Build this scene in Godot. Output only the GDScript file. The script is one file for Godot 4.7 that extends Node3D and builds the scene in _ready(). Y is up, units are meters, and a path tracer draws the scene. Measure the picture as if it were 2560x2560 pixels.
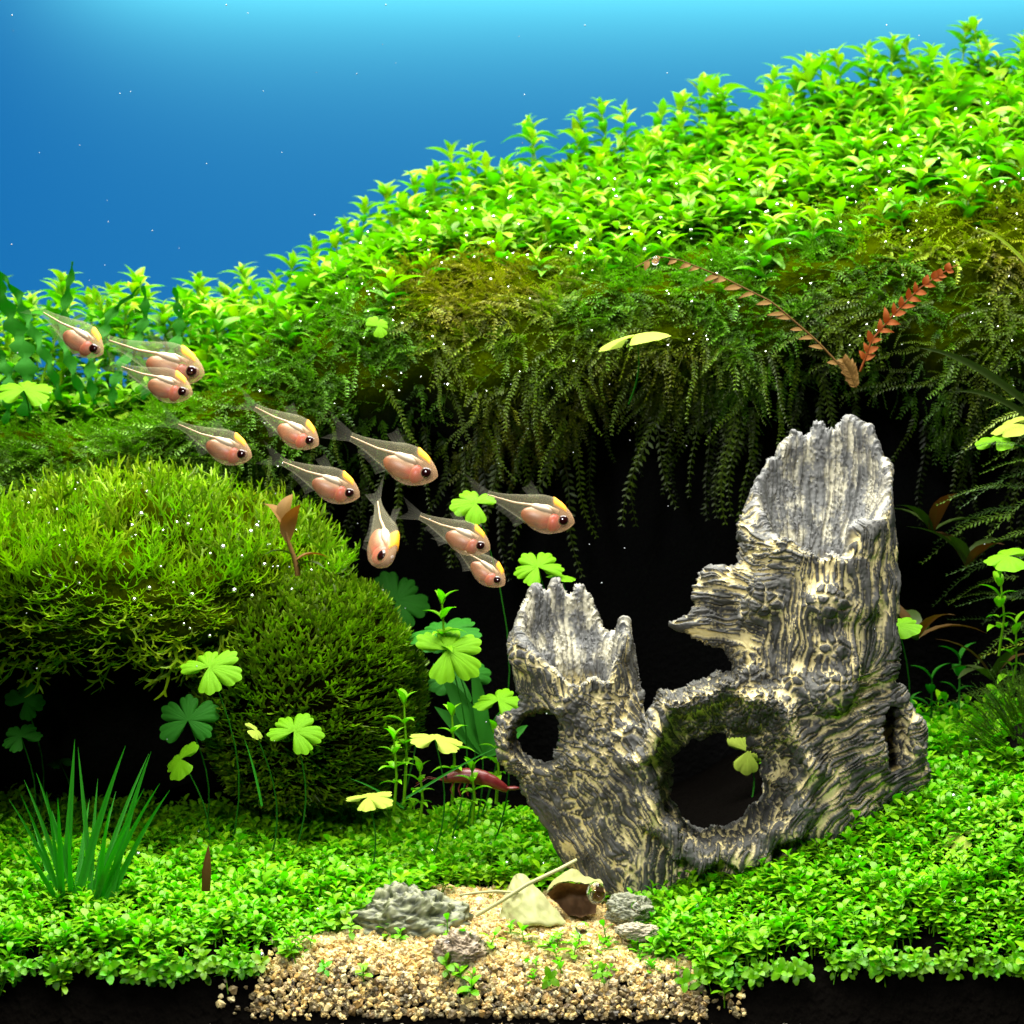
extends Node3D
# An aquarium: an artificial driftwood ornament on a planted bank, a school of small glassy fish, moss, stem plants and a blue lit background.

const S := 0.4 / 2560.0        # metres per photo pixel at the ornament's distance
const D := 0.9                 # camera to ornament
var rng := RandomNumberGenerator.new()
var M := {}
var used := {}


func P(u: float, v: float, z: float) -> Vector3:
	var k := S * (D - z) / D
	return Vector3((u - 1280.0) * k, 0.2 - (v - 1280.0) * k, z)


func rr(a: float, b: float) -> float:
	return rng.randf_range(a, b)


func table(xs: Array, ys: Array, x: float) -> float:
	if x <= xs[0]:
		return ys[0]
	for i in range(1, xs.size()):
		if x <= xs[i]:
			var t: float = (x - xs[i - 1]) / (xs[i] - xs[i - 1])
			return lerpf(ys[i - 1], ys[i], t)
	return ys[-1]


# ------------------------------------------------------------------ mesh building
class MB:
	var v := PackedVector3Array()
	var c := PackedColorArray()
	var i := PackedInt32Array()

	func add(p: Vector3, col := Color(1, 1, 1)) -> int:
		v.append(p)
		c.append(col)
		return v.size() - 1

	func tri(a: int, b: int, d: int) -> void:
		i.append(a); i.append(b); i.append(d)

	func quad(a: int, b: int, d: int, e: int) -> void:
		i.append(a); i.append(b); i.append(d)
		i.append(a); i.append(d); i.append(e)

	func grid(rows: int, cols: int, at: int, wrap := false) -> void:
		for r in rows - 1:
			for k in (cols if wrap else cols - 1):
				var k2 := (k + 1) % cols
				quad(at + r * cols + k, at + r * cols + k2, at + (r + 1) * cols + k2, at + (r + 1) * cols + k)

	func tube(pts: PackedVector3Array, radii: PackedFloat32Array, sides := 6, col := Color(1, 1, 1), caps := true) -> void:
		var at := v.size()
		var n := pts.size()
		var side := Vector3.ZERO
		for k in n:
			var dir := (pts[mini(k + 1, n - 1)] - pts[maxi(k - 1, 0)]).normalized()
			if side == Vector3.ZERO:
				side = dir.cross(Vector3(0.31, 0.2, 0.93)).normalized()
			side = (side - dir * side.dot(dir)).normalized()
			var up := dir.cross(side)
			for s in sides:
				var a := TAU * s / sides
				add(pts[k] + (side * cos(a) + up * sin(a)) * radii[k], col)
		for r in n - 1:
			for k in sides:
				var k2 := (k + 1) % sides
				quad(at + r * sides + k, at + (r + 1) * sides + k, at + (r + 1) * sides + k2, at + r * sides + k2)
		if caps:
			var e := add(pts[n - 1], col)
			var b := add(pts[0], col)
			for k in sides:
				tri(at + (n - 1) * sides + k, e, at + (n - 1) * sides + (k + 1) % sides)
				tri(at + k, at + (k + 1) % sides, b)

	func ellipsoid(o: Vector3, r: Vector3, rows := 10, cols := 14, col := Color(1, 1, 1)) -> void:
		var at := v.size()
		for a in rows + 1:
			var th := PI * a / rows
			for b in cols:
				var ph := TAU * b / cols
				add(o + Vector3(sin(th) * cos(ph), cos(th), sin(th) * sin(ph)) * r, col)
		grid(rows + 1, cols, at, true)

	func join(other: MB, t: Transform3D, tint := Color(1, 1, 1)) -> void:
		var at := v.size()
		for k in other.v.size():
			v.append(t * other.v[k])
			c.append(other.c[k] * tint)
		for k in other.i:
			i.append(at + k)

	func normals() -> PackedVector3Array:
		var n := PackedVector3Array()
		n.resize(v.size())
		for k in range(0, i.size(), 3):
			var a := i[k]; var b := i[k + 1]; var d := i[k + 2]
			var f := (v[d] - v[a]).cross(v[b] - v[a])
			n[a] += f; n[b] += f; n[d] += f
		for k in n.size():
			n[k] = n[k].normalized()
		return n

	func mesh(flat := false) -> ArrayMesh:
		var arr := []
		arr.resize(Mesh.ARRAY_MAX)
		if flat:
			var m2 := MB.new()
			for k in i:
				m2.i.append(m2.add(v[k], c[k]))
			return m2.mesh()
		arr[Mesh.ARRAY_VERTEX] = v
		arr[Mesh.ARRAY_NORMAL] = normals()
		arr[Mesh.ARRAY_COLOR] = c
		arr[Mesh.ARRAY_INDEX] = i
		var m := ArrayMesh.new()
		m.add_surface_from_arrays(Mesh.PRIMITIVE_TRIANGLES, arr)
		return m


# ------------------------------------------------------------------ scene objects
func numbered(called: String) -> String:
	var n: int = used.get(called, 0)
	used[called] = n + 1
	return called if n == 0 else "%s_%03d" % [called, n]


func tag(o: Node, label := "", category := "", group := "", kind := "") -> Node:
	if label: o.set_meta("label", label)
	if category: o.set_meta("category", category)
	if group: o.set_meta("group", group)
	if kind: o.set_meta("kind", kind)
	return o


func thing(called: String, label: String, category: String, at := Vector3.ZERO, group := "") -> Node3D:
	var o := Node3D.new()
	o.name = numbered(called)
	add_child(o)
	o.position = at
	tag(o, label, category, group)
	return o


func part(called: String, m: Mesh, mat: Material, parent: Node) -> MeshInstance3D:
	var o := MeshInstance3D.new()
	o.name = numbered(called) if parent == self else called
	o.mesh = m
	o.material_override = mat
	parent.add_child(o, true)
	return o


func scatter(called: String, m: Mesh, mat: Material, spots: Array, tints: Array, parent: Node) -> MultiMeshInstance3D:
	var mm := MultiMesh.new()
	mm.transform_format = MultiMesh.TRANSFORM_3D
	mm.use_colors = tints.size() > 0
	mm.mesh = m
	mm.instance_count = spots.size()
	for k in spots.size():
		mm.set_instance_transform(k, spots[k])
		if tints.size() > 0:
			mm.set_instance_color(k, tints[k])
	var o := MultiMeshInstance3D.new()
	o.name = numbered(called) if parent == self else called
	o.multimesh = mm
	o.material_override = mat
	o.set_meta("kind", "stuff")
	parent.add_child(o, true)
	return o


func lin(r: float, g: float, b: float, a := 1.0) -> Color:   # a linear colour as a material colour
	var c := Color(r, g, b).linear_to_srgb()
	c.a = a
	return c


func mat(called: String, c: Color, rough := 0.5, spec := 0.5) -> StandardMaterial3D:
	var m := StandardMaterial3D.new()
	m.resource_name = called
	m.albedo_color = c
	m.roughness = rough
	m.metallic_specular = spec
	m.cull_mode = BaseMaterial3D.CULL_DISABLED
	M[called] = m
	return m


func leafy(called: String, c: Color, through := 0.7, rough := 0.42) -> StandardMaterial3D:
	var m := mat(called, lin(c.r, c.g, c.b), rough, 0.35)
	m.vertex_color_use_as_albedo = true
	m.backlight_enabled = true
	var k := maxf(c.r, maxf(c.g, c.b))
	m.backlight = Color(c.r / k, c.g / k, c.b / k).linear_to_srgb()
	var bl := Color(c.r / k * through, c.g / k * through, c.b / k * through).linear_to_srgb()
	m.backlight = bl
	return m


func noise(freq: float, sd: int, kind := FastNoiseLite.TYPE_SIMPLEX_SMOOTH, oct := 1) -> FastNoiseLite:
	var n := FastNoiseLite.new()
	n.seed = sd
	n.noise_type = kind
	n.frequency = freq
	n.fractal_type = FastNoiseLite.FRACTAL_FBM if oct > 1 else FastNoiseLite.FRACTAL_NONE
	n.fractal_octaves = oct
	return n


func noise_tex(n: FastNoiseLite, size := 256, as_normal := false, bump := 4.0) -> NoiseTexture2D:
	var t := NoiseTexture2D.new()
	t.noise = n
	t.width = size
	t.height = size
	t.seamless = true
	t.as_normal_map = as_normal
	t.bump_strength = bump
	return t


func basis_to(dir: Vector3, up: Vector3) -> Basis:   # x along dir, y near up
	var x := dir.normalized()
	var z := x.cross(up)
	if z.length() < 0.001:
		z = x.cross(Vector3(0.3, 0.2, 0.9))
	z = z.normalized()
	return Basis(x, z.cross(x), z)


# ------------------------------------------------------------------ start
func _ready() -> void:
	rng.seed = 7
	var cam := Camera3D.new()
	cam.name = "camera"
	cam.position = Vector3(0, 0.2, D)
	cam.fov = rad_to_deg(2.0 * atan(0.2 / D))
	cam.near = 0.05
	cam.far = 20.0
	var lens := CameraAttributesPhysical.new()
	lens.frustum_focal_length = 54.0
	lens.frustum_focus_distance = 0.87
	lens.exposure_aperture = 16.0
	lens.frustum_near = 0.05
	lens.frustum_far = 20.0
	cam.attributes = lens
	add_child(cam)
	cam.fov = rad_to_deg(2.0 * atan(0.2 / D))
	cam.current = true
	var env := Environment.new()
	env.background_mode = Environment.BG_COLOR
	env.background_color = Color(0, 0, 0)
	env.tonemap_mode = Environment.TONE_MAPPER_LINEAR
	env.tonemap_exposure = 1.16
	env.sdfgi_enabled = true
	env.ssao_enabled = true
	env.ssil_enabled = true
	var we := WorldEnvironment.new()
	we.name = "environment"
	we.environment = env
	add_child(we)
	lamps()
	materials()
	ground()
	hill()
	moss_mound()
	ornament()
	stem_bank()
	carpet()
	gravel()
	fishes()
	clover_leaves()
	grass()
	small_things()
	right_side()
	bubbles()


func lamps() -> void:
	# the lamp over the tank
	var hood := thing("aquarium_lamp", "white panel lamp hanging over the tank", "lamp", Vector3(0.0, 0.67, 0.0))
	var mb := MB.new()
	mb.ellipsoid(Vector3(0, 0.02, 0), Vector3(0.48, 0.02, 0.42), 6, 28)
	part("housing", mb.mesh(), mat("lamp_housing", lin(0.6, 0.6, 0.6), 0.4), hood)
	var q := BoxMesh.new()
	q.size = Vector3(0.7, 0.004, 0.60)
	var glow := mat("lamp_glow", lin(0.8, 0.8, 0.8), 0.5)
	glow.emission_enabled = true
	glow.emission = Color(1, 0.98, 0.94)
	glow.emission_energy_multiplier = 1.0
	var pn := part("lamp_panel", q, glow, hood)
	pn.position = Vector3(0, -0.003, 0)
	var al := AreaLight3D.new()
	al.name = "lamp_light"
	al.area_size = Vector2(0.7, 0.60)
	al.light_energy = 2.15
	al.light_color = Color(1, 0.985, 0.95)
	al.rotation_degrees = Vector3(-90, 0, 0)
	al.position = Vector3(0, -0.008, 0)
	al.area_range = 4.0
	al.shadow_enabled = true
	hood.add_child(al)
	# added soft fill lamp, out of view, to light the ornament's front
	var fl := thing("added_fill_lamp", "added soft fill lamp out of view in front of the tank", "lamp", Vector3(-0.25, 0.52, 1.05))
	fl.look_at_from_position(fl.position, Vector3(0.05, 0.12, 0), Vector3.UP)
	var fb := MB.new()
	fb.ellipsoid(Vector3.ZERO, Vector3(0.07, 0.07, 0.004), 6, 24)
	part("fill_lamp_lens", fb.mesh(), glow, fl)
	var can := MB.new()
	can.tube(PackedVector3Array([Vector3(0, 0, 0.006), Vector3(0, 0, 0.05), Vector3(0, 0, 0.13)]), PackedFloat32Array([0.075, 0.07, 0.03]), 24)
	part("housing", can.mesh(), M.lamp_housing, fl)
	var al2 := SpotLight3D.new()
	al2.name = "lamp_light"
	al2.spot_angle = 15.0
	al2.spot_angle_attenuation = 0.8
	al2.spot_range = 4.0
	al2.spot_attenuation = 2.0
	al2.light_size = 0.07
	al2.light_energy = 0.58
	al2.position = Vector3(0, 0, -0.08)
	al2.shadow_enabled = true
	fl.add_child(al2)
	# the lit blue background behind the tank, and the strip along its top
	var bs := thing("backlight_screen", "glowing blue backlit screen behind the planted tank", "screen", Vector3(0, 0.25, -1.1))
	var bq := BoxMesh.new()
	bq.size = Vector3(2.6, 1.9, 0.01)
	var blue := mat("backlight_blue", lin(0.022, 0.110, 0.115), 0.8, 0.0)
	blue.emission_enabled = true
	blue.emission = lin(0.0, 0.105, 0.37)
	blue.emission_energy_multiplier = 1.0
	part("screen_sheet", bq, blue, bs)
	var bl := AreaLight3D.new()
	bl.name = "screen_light"
	bl.area_size = Vector2(2.5, 1.8)
	bl.light_energy = 0.29
	bl.light_color = lin(0.0, 0.29, 1.0)
	bl.area_range = 3.0
	bl.rotation_degrees = Vector3(0, 180, 0)
	bl.position = Vector3(0, 0, 0.02)
	bl.shadow_enabled = true
	bs.add_child(bl)
	var st := thing("backlight_strip", "white light strip along the top of the blue screen", "light", Vector3(0.12, 0.735, -1.0))
	var sb := BoxMesh.new()
	sb.size = Vector3(1.0, 0.02, 0.01)
	part("strip_tube", sb, glow, st)
	var sl := AreaLight3D.new()
	sl.name = "strip_light"
	sl.area_size = Vector2(1.0, 0.03)
	sl.light_energy = 0.95
	sl.light_color = Color(1.0, 0.97, 0.92)
	sl.area_range = 3.0
	sl.position = Vector3(0, 0, -0.008)
	sl.shadow_enabled = true
	st.add_child(sl)


func materials() -> void:
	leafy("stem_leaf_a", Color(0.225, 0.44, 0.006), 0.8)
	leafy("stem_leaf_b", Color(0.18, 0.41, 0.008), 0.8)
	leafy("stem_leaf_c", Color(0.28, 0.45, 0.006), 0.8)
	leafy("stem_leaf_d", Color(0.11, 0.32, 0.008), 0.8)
	leafy("carpet_leaf", Color(0.18, 0.50, 0.004), 0.7)
	leafy("clover_leaf", Color(0.125, 0.33, 0.004), 0.7)
	leafy("clover_pale", Color(0.30, 0.40, 0.05), 0.6)
	leafy("clover_deep", Color(0.022, 0.15, 0.010), 0.6)
	leafy("moss_leaf", Color(0.15, 0.22, 0.005), 0.6)
	leafy("thallus", Color(0.27, 0.46, 0.006), 0.6)
	leafy("grass_leaf", Color(0.03, 0.25, 0.012), 0.5)
	leafy("brown_leaf", Color(0.15, 0.085, 0.022), 0.5)
	leafy("red_leaf", Color(0.19, 0.050, 0.008), 0.5)
	leafy("dim_leaf", Color(0.022, 0.040, 0.006), 0.4)  # green darkened for plants under the ledge, their shade put in the colour
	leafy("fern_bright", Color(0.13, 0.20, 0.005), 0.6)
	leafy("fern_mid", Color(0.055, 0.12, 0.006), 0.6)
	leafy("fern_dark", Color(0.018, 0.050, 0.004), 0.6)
	leafy("dim_brown", Color(0.05, 0.028, 0.006), 0.4)  # brown darkened likewise, the shade put in the colour
	for called in ["clover_leaf", "clover_pale", "clover_deep", "red_leaf", "brown_leaf"]:
		M[called].roughness = 0.6
		M[called].metallic_specular = 0.2
	var s := mat("soil", lin(0.0022, 0.0019, 0.0016), 1.0, 0.0)
	s.normal_enabled = true
	s.uv1_triplanar = true
	s.uv1_scale = Vector3.ONE * 18.0
	s.normal_texture = noise_tex(noise(0.05, 3, FastNoiseLite.TYPE_CELLULAR, 3), 256, true, 8.0)
	var r := mat("dark_rock", lin(0.005, 0.005, 0.004), 1.0, 0.0)
	r.normal_enabled = true
	r.uv1_triplanar = true
	r.uv1_scale = Vector3.ONE * 12.0
	r.normal_texture = s.normal_texture
	var mr := mat("mossy_stone", Color(1, 1, 1), 1.0, 0.0)
	mr.vertex_color_use_as_albedo = true
	mr.normal_enabled = true
	mr.uv1_triplanar = true
	mr.uv1_scale = Vector3.ONE * 25.0
	mr.normal_texture = s.normal_texture
	var w := mat("resin", Color(1, 1, 1), 0.62, 0.45)
	w.vertex_color_use_as_albedo = true
	var pb := mat("pebble", Color(1, 1, 1), 0.55, 0.5)
	pb.vertex_color_use_as_albedo = true
	var bub := mat("bubble", Color(1, 1, 1, 0.0), 0.0, 0.9)
	bub.refraction_enabled = true
	bub.refraction_scale = 0.035
	var tiny := mat("tiny_bubble", lin(0.95, 0.97, 1.0), 0.12, 0.9)
	tiny.metallic = 0.9
	var sk := mat("fish_skin", Color(1, 1, 1, 1), 0.5, 0.35)
	sk.vertex_color_use_as_albedo = true
	sk.transparency = BaseMaterial3D.TRANSPARENCY_ALPHA
	var og := mat("fish_inside", Color(1, 1, 1), 0.35, 0.5)
	og.vertex_color_use_as_albedo = true
	var ey := mat("fish_eye", lin(0.015, 0.004, 0.004), 0.12, 0.6)
	ey.vertex_color_use_as_albedo = true


# ------------------------------------------------------------------ ground
const GX := [-0.25, -0.1, 0.0, 0.05, 0.15, 0.25]
const GT := [0.0, 0.03, 0.05, 0.07, 0.10, 0.16, 0.25]
const GH := [
	[0.040, 0.046, 0.050, 0.053, 0.057, 0.063, 0.068],
	[0.040, 0.046, 0.050, 0.053, 0.056, 0.061, 0.066],
	[0.040, 0.045, 0.049, 0.052, 0.054, 0.058, 0.064],
	[0.040, 0.042, 0.044, 0.046, 0.050, 0.058, 0.066],
	[0.040, 0.053, 0.066, 0.073, 0.082, 0.094, 0.098],
	[0.042, 0.062, 0.082, 0.090, 0.096, 0.103, 0.108]]
var ground_noise := noise(18.0, 11, FastNoiseLite.TYPE_SIMPLEX_SMOOTH, 2)


func H(x: float, z: float) -> float:
	var t := clampf(0.1 - z, 0.0, 0.25)
	var col := []
	for k in GX.size():
		col.append(table(GT, GH[k], t))
	var i := 0
	while i < GX.size() - 2 and x > GX[i + 1]:
		i += 1
	var f := clampf((x - GX[i]) / (GX[i + 1] - GX[i]), 0.0, 1.0)
	f = f * f * (3.0 - 2.0 * f)
	return lerpf(col[i], col[i + 1], f) + ground_noise.get_noise_2d(x, z) * 0.004 * smoothstep(0.0, 0.02, t) - 0.019 * pow(clampf(1.0 - t / 0.030, 0.0, 1.0), 3.0)


func ground() -> void:
	var mb := MB.new()
	var nx := 130
	var nz := 60
	for r in nz + 1:
		for k in nx + 1:
			var x := lerpf(-0.42, 0.42, float(k) / nx)
			var z := lerpf(0.1, -0.48, float(r) / nz)
			mb.add(Vector3(x, H(x, z), z))
	mb.grid(nz + 1, nx + 1, 0)
	var at := mb.v.size()
	for r in 2:
		for k in nx + 1:
			var x := lerpf(-0.42, 0.42, float(k) / nx)
			mb.add(Vector3(x, H(x, 0.1) if r == 1 else -0.06, 0.1))
	mb.grid(2, nx + 1, at)
	tag(part("ground", mb.mesh(), M.soil, self), "dark aquarium soil bed sloping up to the back", "", "", "structure")


# ------------------------------------------------------------------ the mossy ledge
const HU := [-200.0, 0.0, 300.0, 560.0, 700.0, 940.0, 1130.0, 1440.0, 1760.0, 2130.0, 2560.0, 2800.0]
const H_SIL := [695.0, 685.0, 695.0, 685.0, 610.0, 460.0, 360.0, 275.0, 190.0, 100.0, 30.0, 0.0]
const H_RIDGE := [1010.0, 1010.0, 1010.0, 900.0, 810.0, 620.0, 520.0, 430.0, 345.0, 250.0, 190.0, 170.0]
const H_TOP := [1080.0, 1075.0, 1060.0, 960.0, 800.0, 690.0, 650.0, 660.0, 640.0, 560.0, 470.0, 450.0]
const H_LIP := [1300.0, 1300.0, 1290.0, 1260.0, 1220.0, 1150.0, 1120.0, 1030.0, 990.0, 980.0, 1060.0, 1060.0]
const HZ := [-0.20, -0.195, -0.17, -0.125, -0.10, -0.105, -0.13, -0.20, -0.28, -0.33, -0.34]


func hill_v(u: float, k: int) -> float:
	var wave := 45.0 * sin(u * 0.011) + 30.0 * sin(u * 0.027 + 1.0)
	var top := table(HU, H_TOP, u)
	var lip := table(HU, H_LIP, u) + wave
	var ridge := table(HU, H_RIDGE, u)
	match k:
		0: return 2150.0
		1: return lip + 140.0
		2: return lip + 60.0
		3: return lip
		4: return lerpf(lip, top, 0.35)
		5: return lerpf(lip, top, 0.75)
		6: return top + 15.0
		7: return lerpf(top, ridge, 0.5) + 40.0
		8: return ridge + 30.0
		9: return ridge + 200.0
	return 2150.0


func hill_point(u: float, s: float) -> Vector3:   # s runs over the cross-section, 0..10
	var k := clampi(int(s), 0, 9)
	var f := s - k
	return P(u, lerpf(hill_v(u, k), hill_v(u, k + 1), f), lerpf(HZ[k], HZ[k + 1], f))


func hill() -> void:
	var n := noise(30.0, 5, FastNoiseLite.TYPE_SIMPLEX_SMOOTH, 3)
	var mb := MB.new()
	var cols := 110
	var rows := 51
	for r in rows:
		for k in cols:
			var u := lerpf(-260.0, 2860.0, float(k) / (cols - 1))
			var p := hill_point(u, r * 0.2)
			var d := n.get_noise_3d(p.x, p.y, p.z) * 0.006
			var s := r * 0.2
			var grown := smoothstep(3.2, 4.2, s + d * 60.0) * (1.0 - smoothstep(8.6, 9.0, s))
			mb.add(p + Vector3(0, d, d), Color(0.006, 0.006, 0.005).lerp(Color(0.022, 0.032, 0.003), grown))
	mb.grid(rows, cols, 0)
	var ledge := thing("mossy_ledge", "long dark rock ledge overgrown with hanging brown green moss", "mossy rock")
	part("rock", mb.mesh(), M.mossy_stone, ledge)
	# moss: feathery fronds that hang over the front of the ledge
	var fronds := [feather(0.015, 9, 0.0036, 1), feather(0.019, 12, 0.0030, 2), feather(0.012, 8, 0.0040, 3)]
	var patch := noise(9.0, 21, FastNoiseLite.TYPE_SIMPLEX_SMOOTH, 2)
	var spots := [[], [], []]
	var tints := [[], [], []]
	for k in 14500:
		var u := rr(-150.0, 2800.0)
		var s := 2.7 + 3.9 * pow(rng.randf(), 0.95)
		var top := table(HU, H_TOP, u)
		if u > 2050.0 and rng.randf() < 0.35:
			s = rr(5.6, 7.3)
		elif rng.randf() < 0.12:
			s = rr(6.0, 8.2)
		var p := hill_point(u, s)
		var w := patch.get_noise_3d(p.x, p.y, p.z)
		if s < 4.2 and w < -0.05 and rng.randf() < 0.8:
			continue
		var outw := Vector3(rr(-0.9, 0.9), lerpf(-0.7, 0.8, clampf((s - 3.0) / 3.5, 0, 1)) + rr(-0.9, 0.7), lerpf(0.25, 0.9, clampf((s - 3.0) / 3.5, 0, 1))).normalized()
		var b := basis_to(outw, Vector3(rr(-0.4, 0.4), 1, 0.4)) * Basis(Vector3.RIGHT, rr(-0.7, 0.7))
		var sc := rr(0.45, 1.1)
		var kind := rng.randi() % 3
		spots[kind].append(Transform3D(b.scaled(Vector3.ONE * sc), p - outw * 0.003))
		# brown in the middle of the bank, greener to both sides
		var brown := clampf(1.0 - absf(u - 1150.0) / 420.0, 0.0, 1.0) * 0.8 + clampf(1.0 - absf(u - 2080.0) / 260.0, 0.0, 1.0) * 0.5 + w * 2.0
		var green := Color(0.50, 1.0, 0.9).lerp(Color(1.15, 0.82, 0.8), clampf(brown, 0.0, 1.0))
		if u > 2150.0 and s > 5.0:
			green = green.lerp(Color(1.5, 1.35, 0.8), 0.7)
		if u < 620.0:
			green = Color(0.6, 1.05, 0.9)
		var lum := rr(0.4, 1.15) * lerpf(0.6, 1.5, clampf((s - 3.0) / 2.5, 0.0, 1.0))  # lower fronds darker, upper ones brighter: shade under the lip put in the tint
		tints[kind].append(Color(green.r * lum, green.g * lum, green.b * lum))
	for k in 3:
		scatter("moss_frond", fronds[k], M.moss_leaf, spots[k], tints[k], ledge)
	# longer strands that trail down into the dark
	var long := feather(0.030, 19, 0.0027, 4)
	spots = []
	tints = []
	for k in 230:
		var u := rr(640.0, 2700.0)
		var p := hill_point(u, rr(2.9, 4.6))
		var dir := Vector3(rr(-0.8, 0.8), -1.0 + rr(0.0, 0.5), rr(0.0, 0.5)).normalized()
		if u > 2000.0:
			dir = Vector3(rr(-1.0, -0.2), rr(-0.7, 0.1), rr(0.2, 0.7)).normalized()
		var b := basis_to(dir, Vector3(rr(-0.6, 0.6), 0.2, 1))
		spots.append(Transform3D(b.scaled(Vector3.ONE * rr(0.5, 1.1)), p))
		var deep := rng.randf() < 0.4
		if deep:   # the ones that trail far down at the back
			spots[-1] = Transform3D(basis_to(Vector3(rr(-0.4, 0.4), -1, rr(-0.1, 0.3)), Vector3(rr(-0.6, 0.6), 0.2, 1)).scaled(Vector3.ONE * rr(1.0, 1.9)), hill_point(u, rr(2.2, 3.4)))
		var lum := rr(0.25, 1.0) * (0.35 if deep else 0.9)  # far trailing strands darkened, the cave's shade put in their tint
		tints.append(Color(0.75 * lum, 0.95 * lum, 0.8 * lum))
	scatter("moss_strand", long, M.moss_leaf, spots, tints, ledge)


func feather(length: float, n: int, leaf: float, sd: int) -> ArrayMesh:   # a drooping moss shoot with two rows of leaflets and side shoots
	var g := RandomNumberGenerator.new()
	g.seed = sd
	var mb := MB.new()
	var pts := PackedVector3Array()
	var rad := PackedFloat32Array()
	for k in n + 1:
		var t := float(k) / n
		pts.append(Vector3(length * t, -length * 0.28 * t * t, length * 0.05 * sin(t * 5.0 + sd)))
		rad.append(0.00022 * (1.0 - 0.6 * t))
	mb.tube(pts, rad, 3, Color(0.8, 0.7, 0.7), false)
	for k in range(1, n + 1):
		var t := float(k) / n
		for s in [-1.0, 1.0]:
			var l := leaf * (1.0 - 0.55 * t) * g.randf_range(0.7, 1.2)
			var d := Vector3(0.75, g.randf_range(-0.25, 0.35), s * 0.8).normalized()
			var a := pts[k]
			var w := Vector3(0.5, 0.25 * s, -0.5 * s) * l * 0.26
			var lum := g.randf_range(0.85, 1.1)
			var col := Color(lum, lum, lum)
			var i0 := mb.add(a, col)
			var i1 := mb.add(a + d * l * 0.5 + w, col)
			var i2 := mb.add(a + d * l + Vector3(0, -0.15 * l, 0), Color(lum * 1.15, lum * 1.15, lum))
			var i3 := mb.add(a + d * l * 0.5 - w, col)
			mb.quad(i0, i1, i2, i3)
	return mb.mesh()


func fork(length: float, width: float, sd: int, depth := 2) -> ArrayMesh:   # a flat forking ribbon (riccia)
	var g := RandomNumberGenerator.new()
	g.seed = sd
	var mb := MB.new()
	branch(mb, g, Vector3.ZERO, Vector3(1, 0.1, 0), length, width, depth)
	return mb.mesh()


func branch(mb: MB, g: RandomNumberGenerator, at: Vector3, dir: Vector3, length: float, width: float, depth: int) -> void:
	var side := dir.cross(Vector3(g.randf_range(-0.3, 0.3), 1, g.randf_range(-0.3, 0.3))).normalized()
	var n := 3
	var i0 := mb.v.size()
	var d := dir
	var p := at
	for k in n + 1:
		var w := width * (1.0 - 0.12 * k)
		if depth == 0 and k == n:
			w *= 0.45
		mb.add(p - side * w * 0.5)
		mb.add(p + Vector3(0, -width * 0.2, 0), Color(0.85, 0.9, 0.85))
		mb.add(p + side * w * 0.5)
		if k < n:
			p += d * length / n
			d = (d + Vector3(g.randf_range(-0.2, 0.2), g.randf_range(-0.15, 0.25), g.randf_range(-0.2, 0.2))).normalized()
	mb.grid(n + 1, 3, i0)
	if depth > 0:
		for s in [-1.0, 1.0]:
			var nd: Vector3 = (d + side * s * g.randf_range(0.35, 0.75) + Vector3(0, g.randf_range(-0.1, 0.3), 0)).normalized()
			branch(mb, g, p, nd, length * g.randf_range(0.6, 0.85), width * 0.85, depth - 1)


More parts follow.
